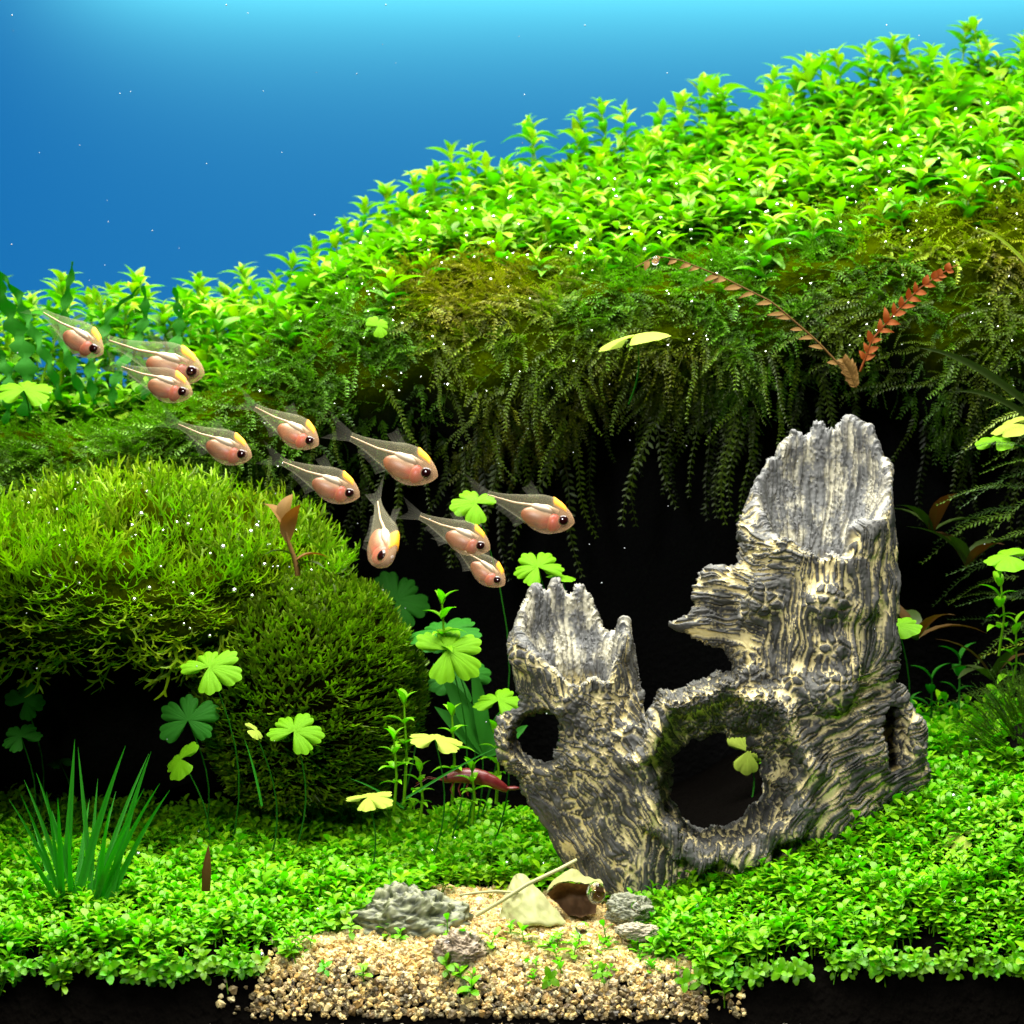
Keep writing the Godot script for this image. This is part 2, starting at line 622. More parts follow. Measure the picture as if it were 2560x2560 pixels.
# ------------------------------------------------------------------ the mossy mound at the left
func moss_mound() -> void:
	var n := noise(40.0, 9, FastNoiseLite.TYPE_SIMPLEX_SMOOTH, 3)
	# the broad overhanging mound
	var o := P(250, 1490, -0.075)
	var r := Vector3(0.096, 0.038, 0.06)
	var mb := MB.new()
	mb.ellipsoid(Vector3.ZERO, Vector3.ONE, 40, 60)
	for k in mb.v.size():
		var q := mb.v[k]
		var s := 1.0 + n.get_noise_3d(q.x * 0.03, q.y * 0.03, q.z * 0.03) * 0.4
		if q.y < 0:
			q.y *= 0.7
		mb.v[k] = q * r * s
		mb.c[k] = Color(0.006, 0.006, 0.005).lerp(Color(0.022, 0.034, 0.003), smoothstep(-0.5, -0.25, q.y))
	var mound := thing("moss_mound", "broad overhanging mound of bright forked moss dotted with tiny bubbles", "mossy rock", o)
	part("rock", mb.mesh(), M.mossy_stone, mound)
	var back := MB.new()   # the dark stone that carries it
	back.ellipsoid(Vector3(-0.01, -0.045, -0.06), Vector3(0.10, 0.05, 0.035), 20, 30)
	for k in back.v.size():
		var q := back.v[k]
		back.v[k] = q * (1.0 + n.get_noise_3d(q.x, q.y, q.z) * 0.1)
	part("stone_foot", back.mesh(), M.dark_rock, mound)
	var forks := [fork(0.0066, 0.0013, 31), fork(0.0058, 0.0012, 32), fork(0.0074, 0.0014, 33)]
	var spots := [[], [], []]
	var tints := [[], [], []]
	var patch := noise(25.0, 51, FastNoiseLite.TYPE_SIMPLEX_SMOOTH, 2)
	for k in 7500:
		var q := Vector3(rng.randfn(), rng.randfn(), rng.randfn()).normalized()
		if q.y < -0.85 or q.z < -0.7:
			continue
		if q.y < -0.3 and rng.randf() < 0.5:
			continue
		var nn := (q / r).normalized()
		if q.y < 0:
			q.y *= 0.7
		var p := q * r * (1.0 + n.get_noise_3d(q.x * 0.03, q.y * 0.03, q.z * 0.03) * 0.4)
		var dir := (nn * rr(0.3, 1.2) + Vector3(rr(-0.9, 0.9), rr(0.0, 0.9) if nn.y > 0.2 else rr(-0.4, 0.3), rr(-0.4, 0.9))).normalized()
		var b := basis_to(dir, Vector3(rr(-0.5, 0.5), 1, rr(-0.5, 0.5)))
		var kind := rng.randi() % 3
		spots[kind].append(Transform3D(b.scaled(Vector3.ONE * rr(0.5, 1.1) * (1.0 + 0.5 * patch.get_noise_3d(p.x * 1.5, p.y, p.z * 1.5))), p))
		var w := patch.get_noise_3d(p.x, p.y, p.z)
		var lum := rr(0.3, 1.3)
		tints[kind].append(Color(lum * (1.0 + w * 0.4), lum, lum * 0.9))
	for k in 3:
		scatter("moss_frond", forks[k], M.thallus, spots[k], tints[k], mound)
	# the round ball beside it
	o = P(775, 1735, -0.062)
	var rb := Vector3(0.042, 0.046, 0.044)
	var bb := MB.new()
	bb.ellipsoid(Vector3.ZERO, Vector3.ONE, 30, 40)
	for k in bb.v.size():
		var q := bb.v[k]
		bb.c[k] = Color(0.004, 0.006, 0.002)
		bb.v[k] = q * rb * (1.0 + n.get_noise_3d(q.x * 0.04, q.y * 0.04, q.z * 0.04) * 0.12)
	var ball := thing("moss_ball", "round dark stone thickly covered with short curling green moss", "mossy rock", o)
	part("rock", bb.mesh(), M.mossy_stone, ball)
	forks = [fork(0.0040, 0.0014, 41, 1), fork(0.0046, 0.0013, 42, 1), fork(0.0036, 0.0015, 43, 2)]
	spots = [[], [], []]
	tints = [[], [], []]
	for k in 7000:
		var q := Vector3(rng.randfn(), rng.randfn(), rng.randfn()).normalized()
		if q.z < -0.5:
			continue
		var p := q * rb * (1.0 + n.get_noise_3d(q.x * 0.04, q.y * 0.04, q.z * 0.04) * 0.12)
		var dir := (q * rr(0.5, 1.0) + Vector3(rr(-0.1, 0.8) + q.x * 0.5, rr(-0.2, 0.5), rr(-0.3, 0.5))).normalized()
		var b := basis_to(dir, Vector3(rr(-0.3, 0.3), 1, rr(-0.3, 0.3)))
		var kind := rng.randi() % 3
		spots[kind].append(Transform3D(b.scaled(Vector3.ONE * rr(0.7, 1.15)), p))
		var lum := rr(0.15, 0.78)
		tints[kind].append(Color(lum * 0.9, lum * 0.95, lum))
	for k in 3:
		scatter("moss_frond", forks[k], M.thallus, spots[k], tints[k], ball)


# ------------------------------------------------------------------ stem plants on the bank
func lance(length: float, width: float, arch: float, fold: float) -> MB:   # a pointed leaf along +x with its face up
	var mb := MB.new()
	var rows := 7
	for k in rows:
		var t := float(k) / (rows - 1)
		var w := width * 0.5 * pow(sin(PI * pow(clampf(t, 0.02, 1.0), 0.75)), 0.8) + width * 0.05 * (1.0 - t)
		if k == rows - 1:
			w = width * 0.02
		var y := length * (arch * t - arch * 1.7 * t * t)
		for s in [-1.0, -0.5, 0.0, 0.5, 1.0]:
			var lum := 1.22 if s == 0.0 else 0.97
			mb.add(Vector3(length * t * (1.0 - 0.12 * t), y + fold * absf(s) * w, s * w), Color(lum, lum, lum))
	mb.grid(rows, 5, 0)
	return mb


func stem_bank() -> void:
	var leaves := []
	for k in 4:
		leaves.append(lance(0.0158, [0.0050, 0.0044, 0.0054, 0.0042][k], [0.30, 0.45, 0.2, 0.55][k], 0.45).mesh())
	var protos := []
	for kind in 9:
		var o := Node3D.new()
		var h := rr(0.036, 0.044)
		var bend := Vector3(rr(-0.006, 0.006), 0, rr(-0.004, 0.006))
		var pts := PackedVector3Array()
		var rad := PackedFloat32Array()
		for k in 7:
			var t := k / 6.0
			pts.append(Vector3(0, h * t, 0) + bend * t * t)
			rad.append(0.0008 * (1.0 - 0.5 * t))
		var st := MB.new()
		st.tube(pts, rad, 5, Color(0.8, 0.85, 0.7))
		part("stem", st.mesh(), M.stem_leaf_b, o)
		var tops := 7
		for k in tops:
			var t: float = [1.0, 0.96, 0.88, 0.77, 0.64, 0.50, 0.36][k]
			var at := Vector3(0, h * t, 0) + bend * t * t
			var n: int = [2, 3, 3, 3, 3, 2, 2][k]
			for j in n:
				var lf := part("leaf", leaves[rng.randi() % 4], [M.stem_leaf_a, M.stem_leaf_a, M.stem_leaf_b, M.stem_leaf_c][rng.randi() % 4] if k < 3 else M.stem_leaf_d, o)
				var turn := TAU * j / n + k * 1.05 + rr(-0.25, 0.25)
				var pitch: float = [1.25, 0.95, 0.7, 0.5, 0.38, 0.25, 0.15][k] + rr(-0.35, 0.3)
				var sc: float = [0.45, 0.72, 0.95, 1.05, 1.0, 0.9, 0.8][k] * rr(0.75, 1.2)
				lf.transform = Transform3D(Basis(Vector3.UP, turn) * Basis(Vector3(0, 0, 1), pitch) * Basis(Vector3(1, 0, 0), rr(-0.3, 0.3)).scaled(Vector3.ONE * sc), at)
		protos.append(o)
	var placed := []
	var tries := 0
	while placed.size() < 214 and tries < 9000:
		tries += 1
		var u := rr(480.0, 2680.0)
		var top := table(HU, H_SIL, u) + 10.0
		var low := table(HU, H_TOP, u) - 10.0
		if u > 2100.0:
			low -= (u - 2100.0) * 0.12
		var t := pow(rng.randf(), 0.85)
		if tries < 500:
			t = rr(0.9, 1.02)
		var v := lerpf(low, top, t)
		var ok := true
		for q in placed:
			if absf(q.x - u) < 60.0 and absf(q.y - v) < 36.0 and Vector2((q.x - u) / 60.0, (q.y - v) / 37.0).length() < 1.0:
				ok = false
				break
		if not ok:
			continue
		placed.append(Vector2(u, v))
		var z := lerpf(-0.115, -0.285, clampf(t, 0.0, 1.0)) + rr(-0.008, 0.008)
		stem_plant(protos, u, v, z, rr(0.72, 1.18), bank_label(u, t), "leafy stem plants on the upper bank")
	# the thick of small shoots between the stems
	var under := thing("stem_undergrowth", "thick of short leafy side shoots filling the upper bank between the stems", "plant bed")
	under.set_meta("kind", "stuff")
	var shoots := [sprig(51, 4, 0.013, 0.0100), sprig(52, 4, 0.015, 0.0090), sprig(53, 3, 0.010, 0.0110)]
	var spots := [[], [], []]
	var tints := [[], [], []]
	for k in 2500:
		var u := rr(-150.0, 2780.0)
		var s := rr(6.3, 8.4)
		var p := hill_point(u, s)
		var kind := rng.randi() % 3
		var b := Basis(Vector3.UP, rr(0, TAU)) * Basis(Vector3.RIGHT, rr(-0.6, 0.6))
		spots[kind].append(Transform3D(b.scaled(Vector3.ONE * rr(0.7, 1.25)), p - Vector3(0, 0.001, 0)))
		var lum := rr(0.45, 1.1)
		tints[kind].append(Color(lum * rr(0.85, 1.3), lum, lum))
	for k in 3:
		scatter("side_shoot", shoots[k], M.stem_leaf_b, spots[k], tints[k], under)
	# the loose group at the far left
	for k in 82:
		var u := rr(-60.0, 640.0) if k < 68 else rr(330.0, 720.0)
		var v := rr(690.0, 760.0) if k % 3 == 0 else rr(740.0, 960.0)
		stem_plant(protos, u, v, -0.17 - rr(0.0, 0.10), rr(0.8, 1.15), "slender green stem plant below the blue screen, " + ("at the left edge" if u < 100.0 else "behind the hindmost fish" if u < 260.0 else "behind the overlapping fish pair" if u < 400.0 else "right of the overlapping fish pair" if u < 540.0 else "where the big bank begins"), "slender stem plants at the far left")
	for o in protos:
		o.free()


func bank_label(u: float, t: float) -> String:
	var row := "on the crest" if t > 0.85 else "just below the crest" if t > 0.6 else "mid slope" if t > 0.35 else "low on the slope" if t > 0.14 else "edging the brown moss"
	var col := "left tail end of the bank" if u < 850.0 else "left part of the bank" if u < 1250.0 else "centre of the bank" if u < 1650.0 else "right part of the bank" if u < 2080.0 else "far right end of the bank"
	return "bright leafy stem plant %s, %s" % [row, col]


func stem_plant(protos: Array, u: float, v: float, z: float, sc: float, label: String, group: String) -> void:
	var o: Node3D = protos[rng.randi() % protos.size()].duplicate()
	o.name = numbered("stem_plant")
	add_child(o)
	var h := 0.044 * sc
	o.transform = Transform3D(Basis(Vector3.UP, rr(0.0, TAU)) * Basis(Vector3.RIGHT, rr(-0.32, 0.32)).scaled(Vector3.ONE * sc), P(u, v, z) - Vector3(0, h, 0))
	tag(o, label, "stem plant", group)


# ------------------------------------------------------------------ the driftwood ornament, in units of U metres
const U := 67.3 * 0.4 / 2560.0
# each: ax, ay, az, ra, bx, by, bz, rb
const RIGHT_TRUNK := [
	[12.0, -14.5, 0.0, 2.9, 12.0, -9.0, 0.0, 2.65],
	[12.0, -9.0, 0.0, 2.65, 12.45, -5.0, 0.0, 2.8],
	[12.45, -5.0, 0.0, 2.8, 12.95, -1.6, -0.2, 2.45],
	[12.95, -1.6, -0.2, 2.45, 13.0, 1.0, -0.3, 2.2]]
const RIGHT_HOLLOW := [[12.4, -5.6, 0.1, 1.7, 12.6, -3.0, 0.1, 2.25], [12.6, -3.0, 0.1, 2.25, 13.0, 2.0, -0.1, 1.95]]
const LEFT_TRUNK := [
	[6.0, -17.0, 0.0, 2.2, 4.3, -13.5, 0.0, 2.15],
	[4.3, -13.5, 0.0, 2.15, 3.6, -10.2, 0.0, 2.15],
	[3.6, -10.2, 0.0, 2.15, 3.4, -8.4, 0.0, 2.3],
	[3.4, -8.4, 0.0, 2.3, 3.0, -5.0, 0.0, 2.0]]
const LEFT_HOLLOW := [[3.6, -10.0, 0.1, 1.4, 3.4, -8.2, 0.1, 1.85], [3.4, -8.2, 0.1, 1.85, 3.0, -4.0, 0.0, 1.6]]
const BODY := [
	[12.0, -13.4, 0.2, 2.7, 13.6, -13.0, 0.1, 2.2],
	[13.6, -12.6, 0.1, 2.1, 15.2, -12.5, 0.2, 1.25],
	[14.9, -11.4, 0.0, 1.1, 15.6, -13.6, 0.2, 1.0],
	[12.6, -14.6, 0.1, 2.1, 15.3, -13.9, 0.1, 0.9],
	[9.2, -17.0, 0.0, 2.1, 12.6, -14.6, 0.1, 2.1],
	
	[6.2, -17.2, 0.2, 2.0, 9.2, -17.0, 0.2, 2.0],
	[5.0, -14.8, 0.2, 1.8, 6.2, -17.2, 0.2, 2.0],
	[1.85, -12.5, 0.5, 1.05, 3.4, -12.6, 0.2, 1.7],
	[1.05, -11.9, 0.5, 0.38, 1.05, -13.2, 0.6, 0.45],
	[1.7, -13.3, 0.2, 0.75, 4.6, -16.8, 0.2, 1.4],
	[10.9, -7.3, 0.3, 1.15, 8.75, -6.95, 0.5, 0.7],
	[8.75, -6.95, 0.5, 0.72, 8.35, -7.3, 0.5, 0.55],
	[10.6, -8.9, 0.2, 1.2, 8.6, -8.35, 0.4, 0.62],
	[8.6, -8.35, 0.4, 0.60, 7.2, -8.3, 0.7, 0.30],
	[5.35, -8.2, 0.3, 0.22, 5.45, -11.0, 0.2, 0.5],
	[13.75, -4.9, 1.9, 0.42, 13.8, -7.5, 2.2, 0.6],
	[14.9, -5.6, 0.6, 0.5, 14.6, -9.6, 0.6, 0.9]]
const KNOTS := [[12.5, -7.4, 2.6, 0.85], [10.3, -7.3, 2.1, 0.75], [12.7, -9.1, 2.55, 0.75], [12.7, -10.6, 2.75, 0.95], [11.3, -10.3, 2.6, 0.5], [13.1, -7.8, 2.3, 0.5], [13.3, -10.0, 2.4, 0.6], [9.7, -7.8, 1.7, 0.5], [9.9, -10.1, 2.3, 0.5], [6.4, -11.6, 2.2, 0.5], [10.9, -11.0, 2.6, 0.6], [5.5, -12.3, 1.9, 0.5], [9.9, -15.4, 2.7, 0.4], [6.5, -15.0, 2.3, 0.6], [11.0, -5.4, 2.2, 0.4], [14.0, -4.9, 1.9, 0.4], [1.4, -9.3, 1.3, 0.5], [2.0, -9.6, 1.7, 0.4], [15.9, -12.9, 0.9, 0.5], [3.1, -11.2, 2.0, 0.4], [1.2, -12.6, 1.2, 0.45]]
const RB_X := [9.6, 10.2, 10.5, 10.9, 11.15, 11.4, 11.6, 11.9, 12.1, 12.45, 12.7, 12.9, 13.15, 13.4, 13.55, 13.8, 14.2, 14.45, 14.7, 14.9, 15.2, 15.6]
const RB_Y := [-4.0, -3.0, -2.7, -1.95, -2.15, -1.5, -1.5, -0.9, -1.3, -1.25, -0.65, -0.7, -1.05, -1.05, -0.95, -0.55, -0.6, -0.95, -0.95, -1.9, -2.0, -2.4]
const RF_X := [9.4, 10.2, 10.8, 11.4, 11.9, 12.4, 12.8, 13.2, 13.5, 13.9, 14.3, 14.7, 15.2]
const RF_Y := [-4.6, -5.0, -5.1, -5.25, -5.6, -5.9, -5.5, -6.0, -5.4, -4.7, -4.6, -4.3, -3.2]
const LB_X := [1.0, 1.4, 1.75, 2.0, 2.2, 2.45, 2.7, 2.95, 3.2, 3.4, 3.6, 3.8, 4.1, 4.4, 4.7, 5.0, 5.2, 5.35, 5.5, 5.8]
const LB_Y := [-8.8, -7.9, -7.3, -6.8, -6.9, -7.25, -6.75, -6.6, -7.15, -7.4, -6.85, -6.85, -7.35, -8.1, -8.6, -8.7, -8.3, -8.0, -8.3, -9.0]
const LF_X := [1.0, 1.5, 1.9, 2.3, 2.8, 3.3, 3.7, 4.1, 4.6, 5.0, 5.3, 5.8]
const LF_Y := [-8.9, -9.2, -9.2, -9.6, -9.9, -10.4, -10.5, -10.1, -10.3, -9.6, -8.6, -9.0]
# anchors of the grain: place, then the way the grain runs
const GRAIN := [
	[12.4, -3.0, 0.0, 0.02, 1, 0], [12.0, -8.5, 1, 0.05, 1, 0], [3.4, -9.0, 0.5, -0.08, 1, 0], [3.4, -12.6, 1.0, 0.55, -0.35, 0.3], [4.2, -15.4, 1.0, -0.5, 0.85, 0],
	[6.3, -13.5, 1.5, -0.5, 0.7, 0], [7.5, -17.0, 1.5, 0.1, 1, 0], [10.5, -16.3, 1.5, 0.25, 0.95, 0], [12.2, -14.8, 1.6, 0.6, 0.75, 0], [14.0, -12.6, 1.6, 0.92, 0.3, -0.2], [14.2, -14.2, 1.2, 0.85, 0.42, 0], [9.4, -7.2, 0.8, -1, 0.15, 0], [8.8, -11.0, 1.0, 0.15, 0.2, 1]]
var grain_basis := []
var gn: FastNoiseLite
var gn2: FastNoiseLite
var cn: FastNoiseLite
var fn: FastNoiseLite


func bones(p: Vector3, list: Array, k: float, start := 99.0) -> float:
	var d := start
	for b in list:
		var a := Vector3(b[0], b[1], b[2])
		var ba := Vector3(b[4], b[5], b[6]) - a
		var pa := p - a
		var t := clampf(pa.dot(ba) / ba.length_squared(), 0.0, 1.0)
		var e := (pa - ba * t).length() - lerpf(b[3], b[7], t)
		if e < d + k:
			var h := maxf(k - absf(d - e), 0.0)
			d = minf(d, e) - h * h / (4.0 * k)
	return d


func carve(d: float, e: float, k: float) -> float:   # smooth d minus e
	var f := -e
	var h := maxf(k - absf(d - f), 0.0)
	return maxf(d, f) + h * h / (4.0 * k)


func sd(p0: Vector3) -> float:
	var p := Vector3(p0.x, p0.y, p0.z / 0.88)
	var w := Vector3(fn.get_noise_3d(p.x * 0.7, p.y * 0.7, p.z * 0.7), fn.get_noise_3d(p.x * 0.7 + 40.0, p.y * 0.7, p.z * 0.7), fn.get_noise_3d(p.x * 0.7, p.y * 0.7 + 40.0, p.z * 0.7))
	p += w * (0.20 if p.y < -6.0 else 0.10)
	var d := 99.0
	if p.x > 8.0:
		d = bones(p, RIGHT_TRUNK, 0.5)
		if p.y > -9.0:
			var f := smoothstep(1.3, -1.1, p.z)
			d = carve(d, -(p.y - lerpf(table(RF_X, RF_Y, p.x), table(RB_X, RB_Y, p.x), f)), 0.25)
			d = carve(d, bones(p, RIGHT_HOLLOW, 0.4), 0.25)
	if p.x < 8.0:
		var dl := bones(p, LEFT_TRUNK, 0.5)
		if p.y > -12.0:
			var f := smoothstep(1.2, -0.9, p.z)
			dl = carve(dl, -(p.y - lerpf(table(LF_X, LF_Y, p.x), table(LB_X, LB_Y, p.x), f)), 0.22)
			dl = carve(dl, bones(p, LEFT_HOLLOW, 0.4), 0.22)
		var hh := maxf(0.6 - absf(d - dl), 0.0)
		d = minf(d, dl) - hh * hh / 2.4
	d = bones(p, BODY, 0.55, d)
	for k in KNOTS:
		var e: float = (p - Vector3(k[0], k[1], k[2])).length() - k[3]
		if e < d + 0.35:
			var h := maxf(0.35 - absf(d - e), 0.0)
			d = minf(d, e) - h * h / 1.4
	# the ring round the big hole: a short thick tube
	if p.x > 4.5 and p.x < 13.0 and p.y < -9.0:
		var q := Vector2(p.x - 8.8, p.y + 13.65)
		var wob := 0.16 * sin(atan2(q.y, q.x) * 9.0) + 0.12 * sin(atan2(q.y, q.x) * 17.0 + 1.0)
		var e := maxf(q.length() - 3.05 - wob, absf(p.z - 0.75) - 2.2) - 0.25
		var h := maxf(0.5 - absf(d - e), 0.0)
		d = minf(d, e) - h * h / 2.0
		# the funnel and the way through
		var t := clampf((3.3 - p.z) / 3.2, 0.0, 1.0)
		var rim := Vector2(q.length() - 2.92 - wob, p.z - 2.95 - wob * 0.8).length() - (0.40 + 0.10 * sin(atan2(q.y, q.x) * 13.0))
		h = maxf(0.35 - absf(d - rim), 0.0)
		d = minf(d, rim) - h * h / 1.4
		var c := Vector2(8.8, lerpf(-13.45, -14.15, t))
		var hole := (Vector2(p.x, p.y) - c).length() - lerpf(2.72, 1.78, t) - wob * 0.55
		d = carve(d, hole, 0.3)
	if p.x < 4.5:
		d = carve(d, bones(Vector3(p.x, p.y * 0.92, p.z), [[1.8, -11.4, 2.6, 1.05, 2.6, -11.55, -0.9, 0.85]], 0.1), 0.25)
	if p.x > 13.5:
		d = carve(d, bones(Vector3(p.x * 1.9, p.y * 0.72, p.z), [[29.2, -9.0, 2.6, 1.05, 28.7, -9.0, -0.4, 0.75]], 0.1) * 0.7, 0.2)
	return maxf(d * 0.85, -18.45 - p.y)


func ornament() -> void:
	fn = noise(0.6, 61, FastNoiseLite.TYPE_SIMPLEX_SMOOTH, 2)
	gn = noise(1.0, 62, FastNoiseLite.TYPE_SIMPLEX_SMOOTH, 2)
	gn2 = noise(1.0, 63, FastNoiseLite.TYPE_SIMPLEX_SMOOTH, 3)
	cn = noise(1.0, 64, FastNoiseLite.TYPE_CELLULAR)
	cn.cellular_return_type = FastNoiseLite.RETURN_DISTANCE2_SUB
	for g in GRAIN:
		grain_basis.append(basis_to(Vector3(g[3], g[4], g[5]), Vector3(0.1, 0.2, 1)))
	var cell := 0.175
	var lo := Vector3(-0.4, -19.2, -3.2)
	var n := Vector3i(102, 113, 40)
	var f := PackedFloat32Array()
	var sy := n.x
	var sz := n.x * n.y
	f.resize(n.x * n.y * n.z)
	f.fill(9.0)
	# coarse blocks first, then the fine nodes of the blocks that the surface may cross
	var B := 4
	for bz in range(0, n.z, B):
		for by in range(0, n.y, B):
			for bx in range(0, n.x, B):
				var mid := lo + Vector3(bx + 1.5, by + 1.5, bz + 1.5) * cell
				var dm := sd(mid)
				if absf(dm) > cell * 4.2:
					if dm < 0:
						for z in range(bz, mini(bz + B, n.z)):
							for y in range(by, mini(by + B, n.y)):
								for x in range(bx, mini(bx + B, n.x)):
									f[x + y * sy + z * sz] = -9.0
					continue
				for z in range(bz, mini(bz + B, n.z)):
					for y in range(by, mini(by + B, n.y)):
						for x in range(bx, mini(bx + B, n.x)):
							f[x + y * sy + z * sz] = sd(lo + Vector3(x, y, z) * cell)
	# surface nets
	var ids := PackedInt32Array()
	ids.resize(f.size())
	ids.fill(-1)
	var v := PackedVector3Array()
	var offs := [0, 1, sy, sy + 1, sz, sz + 1, sz + sy, sz + sy + 1]
	var corner := [Vector3(0, 0, 0), Vector3(1, 0, 0), Vector3(0, 1, 0), Vector3(1, 1, 0), Vector3(0, 0, 1), Vector3(1, 0, 1), Vector3(0, 1, 1), Vector3(1, 1, 1)]
	var edges := [[0, 1], [2, 3], [4, 5], [6, 7], [0, 2], [1, 3], [4, 6], [5, 7], [0, 4], [1, 5], [2, 6], [3, 7]]
	for z in n.z - 1:
		for y in n.y - 1:
			for x in n.x - 1:
				var at := x + y * sy + z * sz
				var neg := 0
				for o in offs:
					if f[at + o] < 0.0:
						neg += 1
				if neg == 0 or neg == 8:
					continue
				var sum := Vector3.ZERO
				var cnt := 0
				for e in edges:
					var a: float = f[at + offs[e[0]]]
					var b: float = f[at + offs[e[1]]]
					if (a < 0.0) != (b < 0.0):
						sum += corner[e[0]].lerp(corner[e[1]], a / (a - b))
						cnt += 1
				ids[at] = v.size()
				v.append(lo + (Vector3(x, y, z) + sum / cnt) * cell)
	var quads := PackedInt32Array()
	for z in range(1, n.z - 1):
		for y in range(1, n.y - 1):
			for x in range(1, n.x - 1):
				var at := x + y * sy + z * sz
				var a := f[at] < 0.0
				if a != (f[at + 1] < 0.0):
					var q := [ids[at], ids[at - sy], ids[at - sy - sz], ids[at - sz]]
					if not a: q.reverse()
					quads.append_array(PackedInt32Array(q))
				if a != (f[at + sy] < 0.0):
					var q := [ids[at], ids[at - sz], ids[at - sz - 1], ids[at - 1]]
					if not a: q.reverse()
					quads.append_array(PackedInt32Array(q))
				if a != (f[at + sz] < 0.0):
					var q := [ids[at], ids[at - 1], ids[at - 1 - sy], ids[at - sy]]
					if not a: q.reverse()
					quads.append_array(PackedInt32Array(q))
	# two midpoint subdivisions
	for pass_n in 2:
		var mids := {}
		var out := PackedInt32Array()
		var big := 4000000
		for k in range(0, quads.size(), 4):
			var m := [0, 0, 0, 0]
			for e in 4:
				var a := quads[k + e]
				var b := quads[k + (e + 1) % 4]
				var key := mini(a, b) * big + maxi(a, b)
				var got: int = mids.get(key, -1)
				if got < 0:
					got = v.size()
					mids[key] = got
					v.append((v[a] + v[b]) * 0.5)
				m[e] = got
			var c := v.size()
			v.append((v[quads[k]] + v[quads[k + 1]] + v[quads[k + 2]] + v[quads[k + 3]]) * 0.25)
			for e in 4:
				out.append(quads[k + e]); out.append(m[e]); out.append(c); out.append(m[(e + 3) % 4])
		quads = out
	var mb := MB.new()
	mb.v = v
	for k in range(0, quads.size(), 4):
		mb.quad(quads[k], quads[k + 1], quads[k + 2], quads[k + 3])
	# even out the facets once
	for pass_n in 2:
		var acc := PackedVector3Array()
		acc.resize(v.size())
		var num := PackedInt32Array()
		num.resize(v.size())
		for k in range(0, quads.size(), 4):
			for e in 4:
				var a := quads[k + e]
				acc[a] += v[quads[k + (e + 1) % 4]]
				num[a] += 1
		for k in v.size():
			v[k] = v[k].lerp(acc[k] / maxi(num[k], 1), 0.6)
		mb.v = v
	var nr := mb.normals()
	mb.c.resize(v.size())
	for k in v.size():
		var r := relief(v[k], nr[k])
		mb.c[k] = r[1]
		var p := v[k] + nr[k] * float(r[0])
		mb.v[k] = Vector3((1200.0 + p.x * 67.3 - 1280.0) * S, 0.2 - (1000.0 - p.y * 67.3 - 1280.0) * S, p.z * 67.3 * S + 0.004)
	tag(part("driftwood_ornament", mb.mesh(), M.resin, self), "grey and cream resin driftwood stump ornament with a big round hole and two hollow trunks", "ornament")


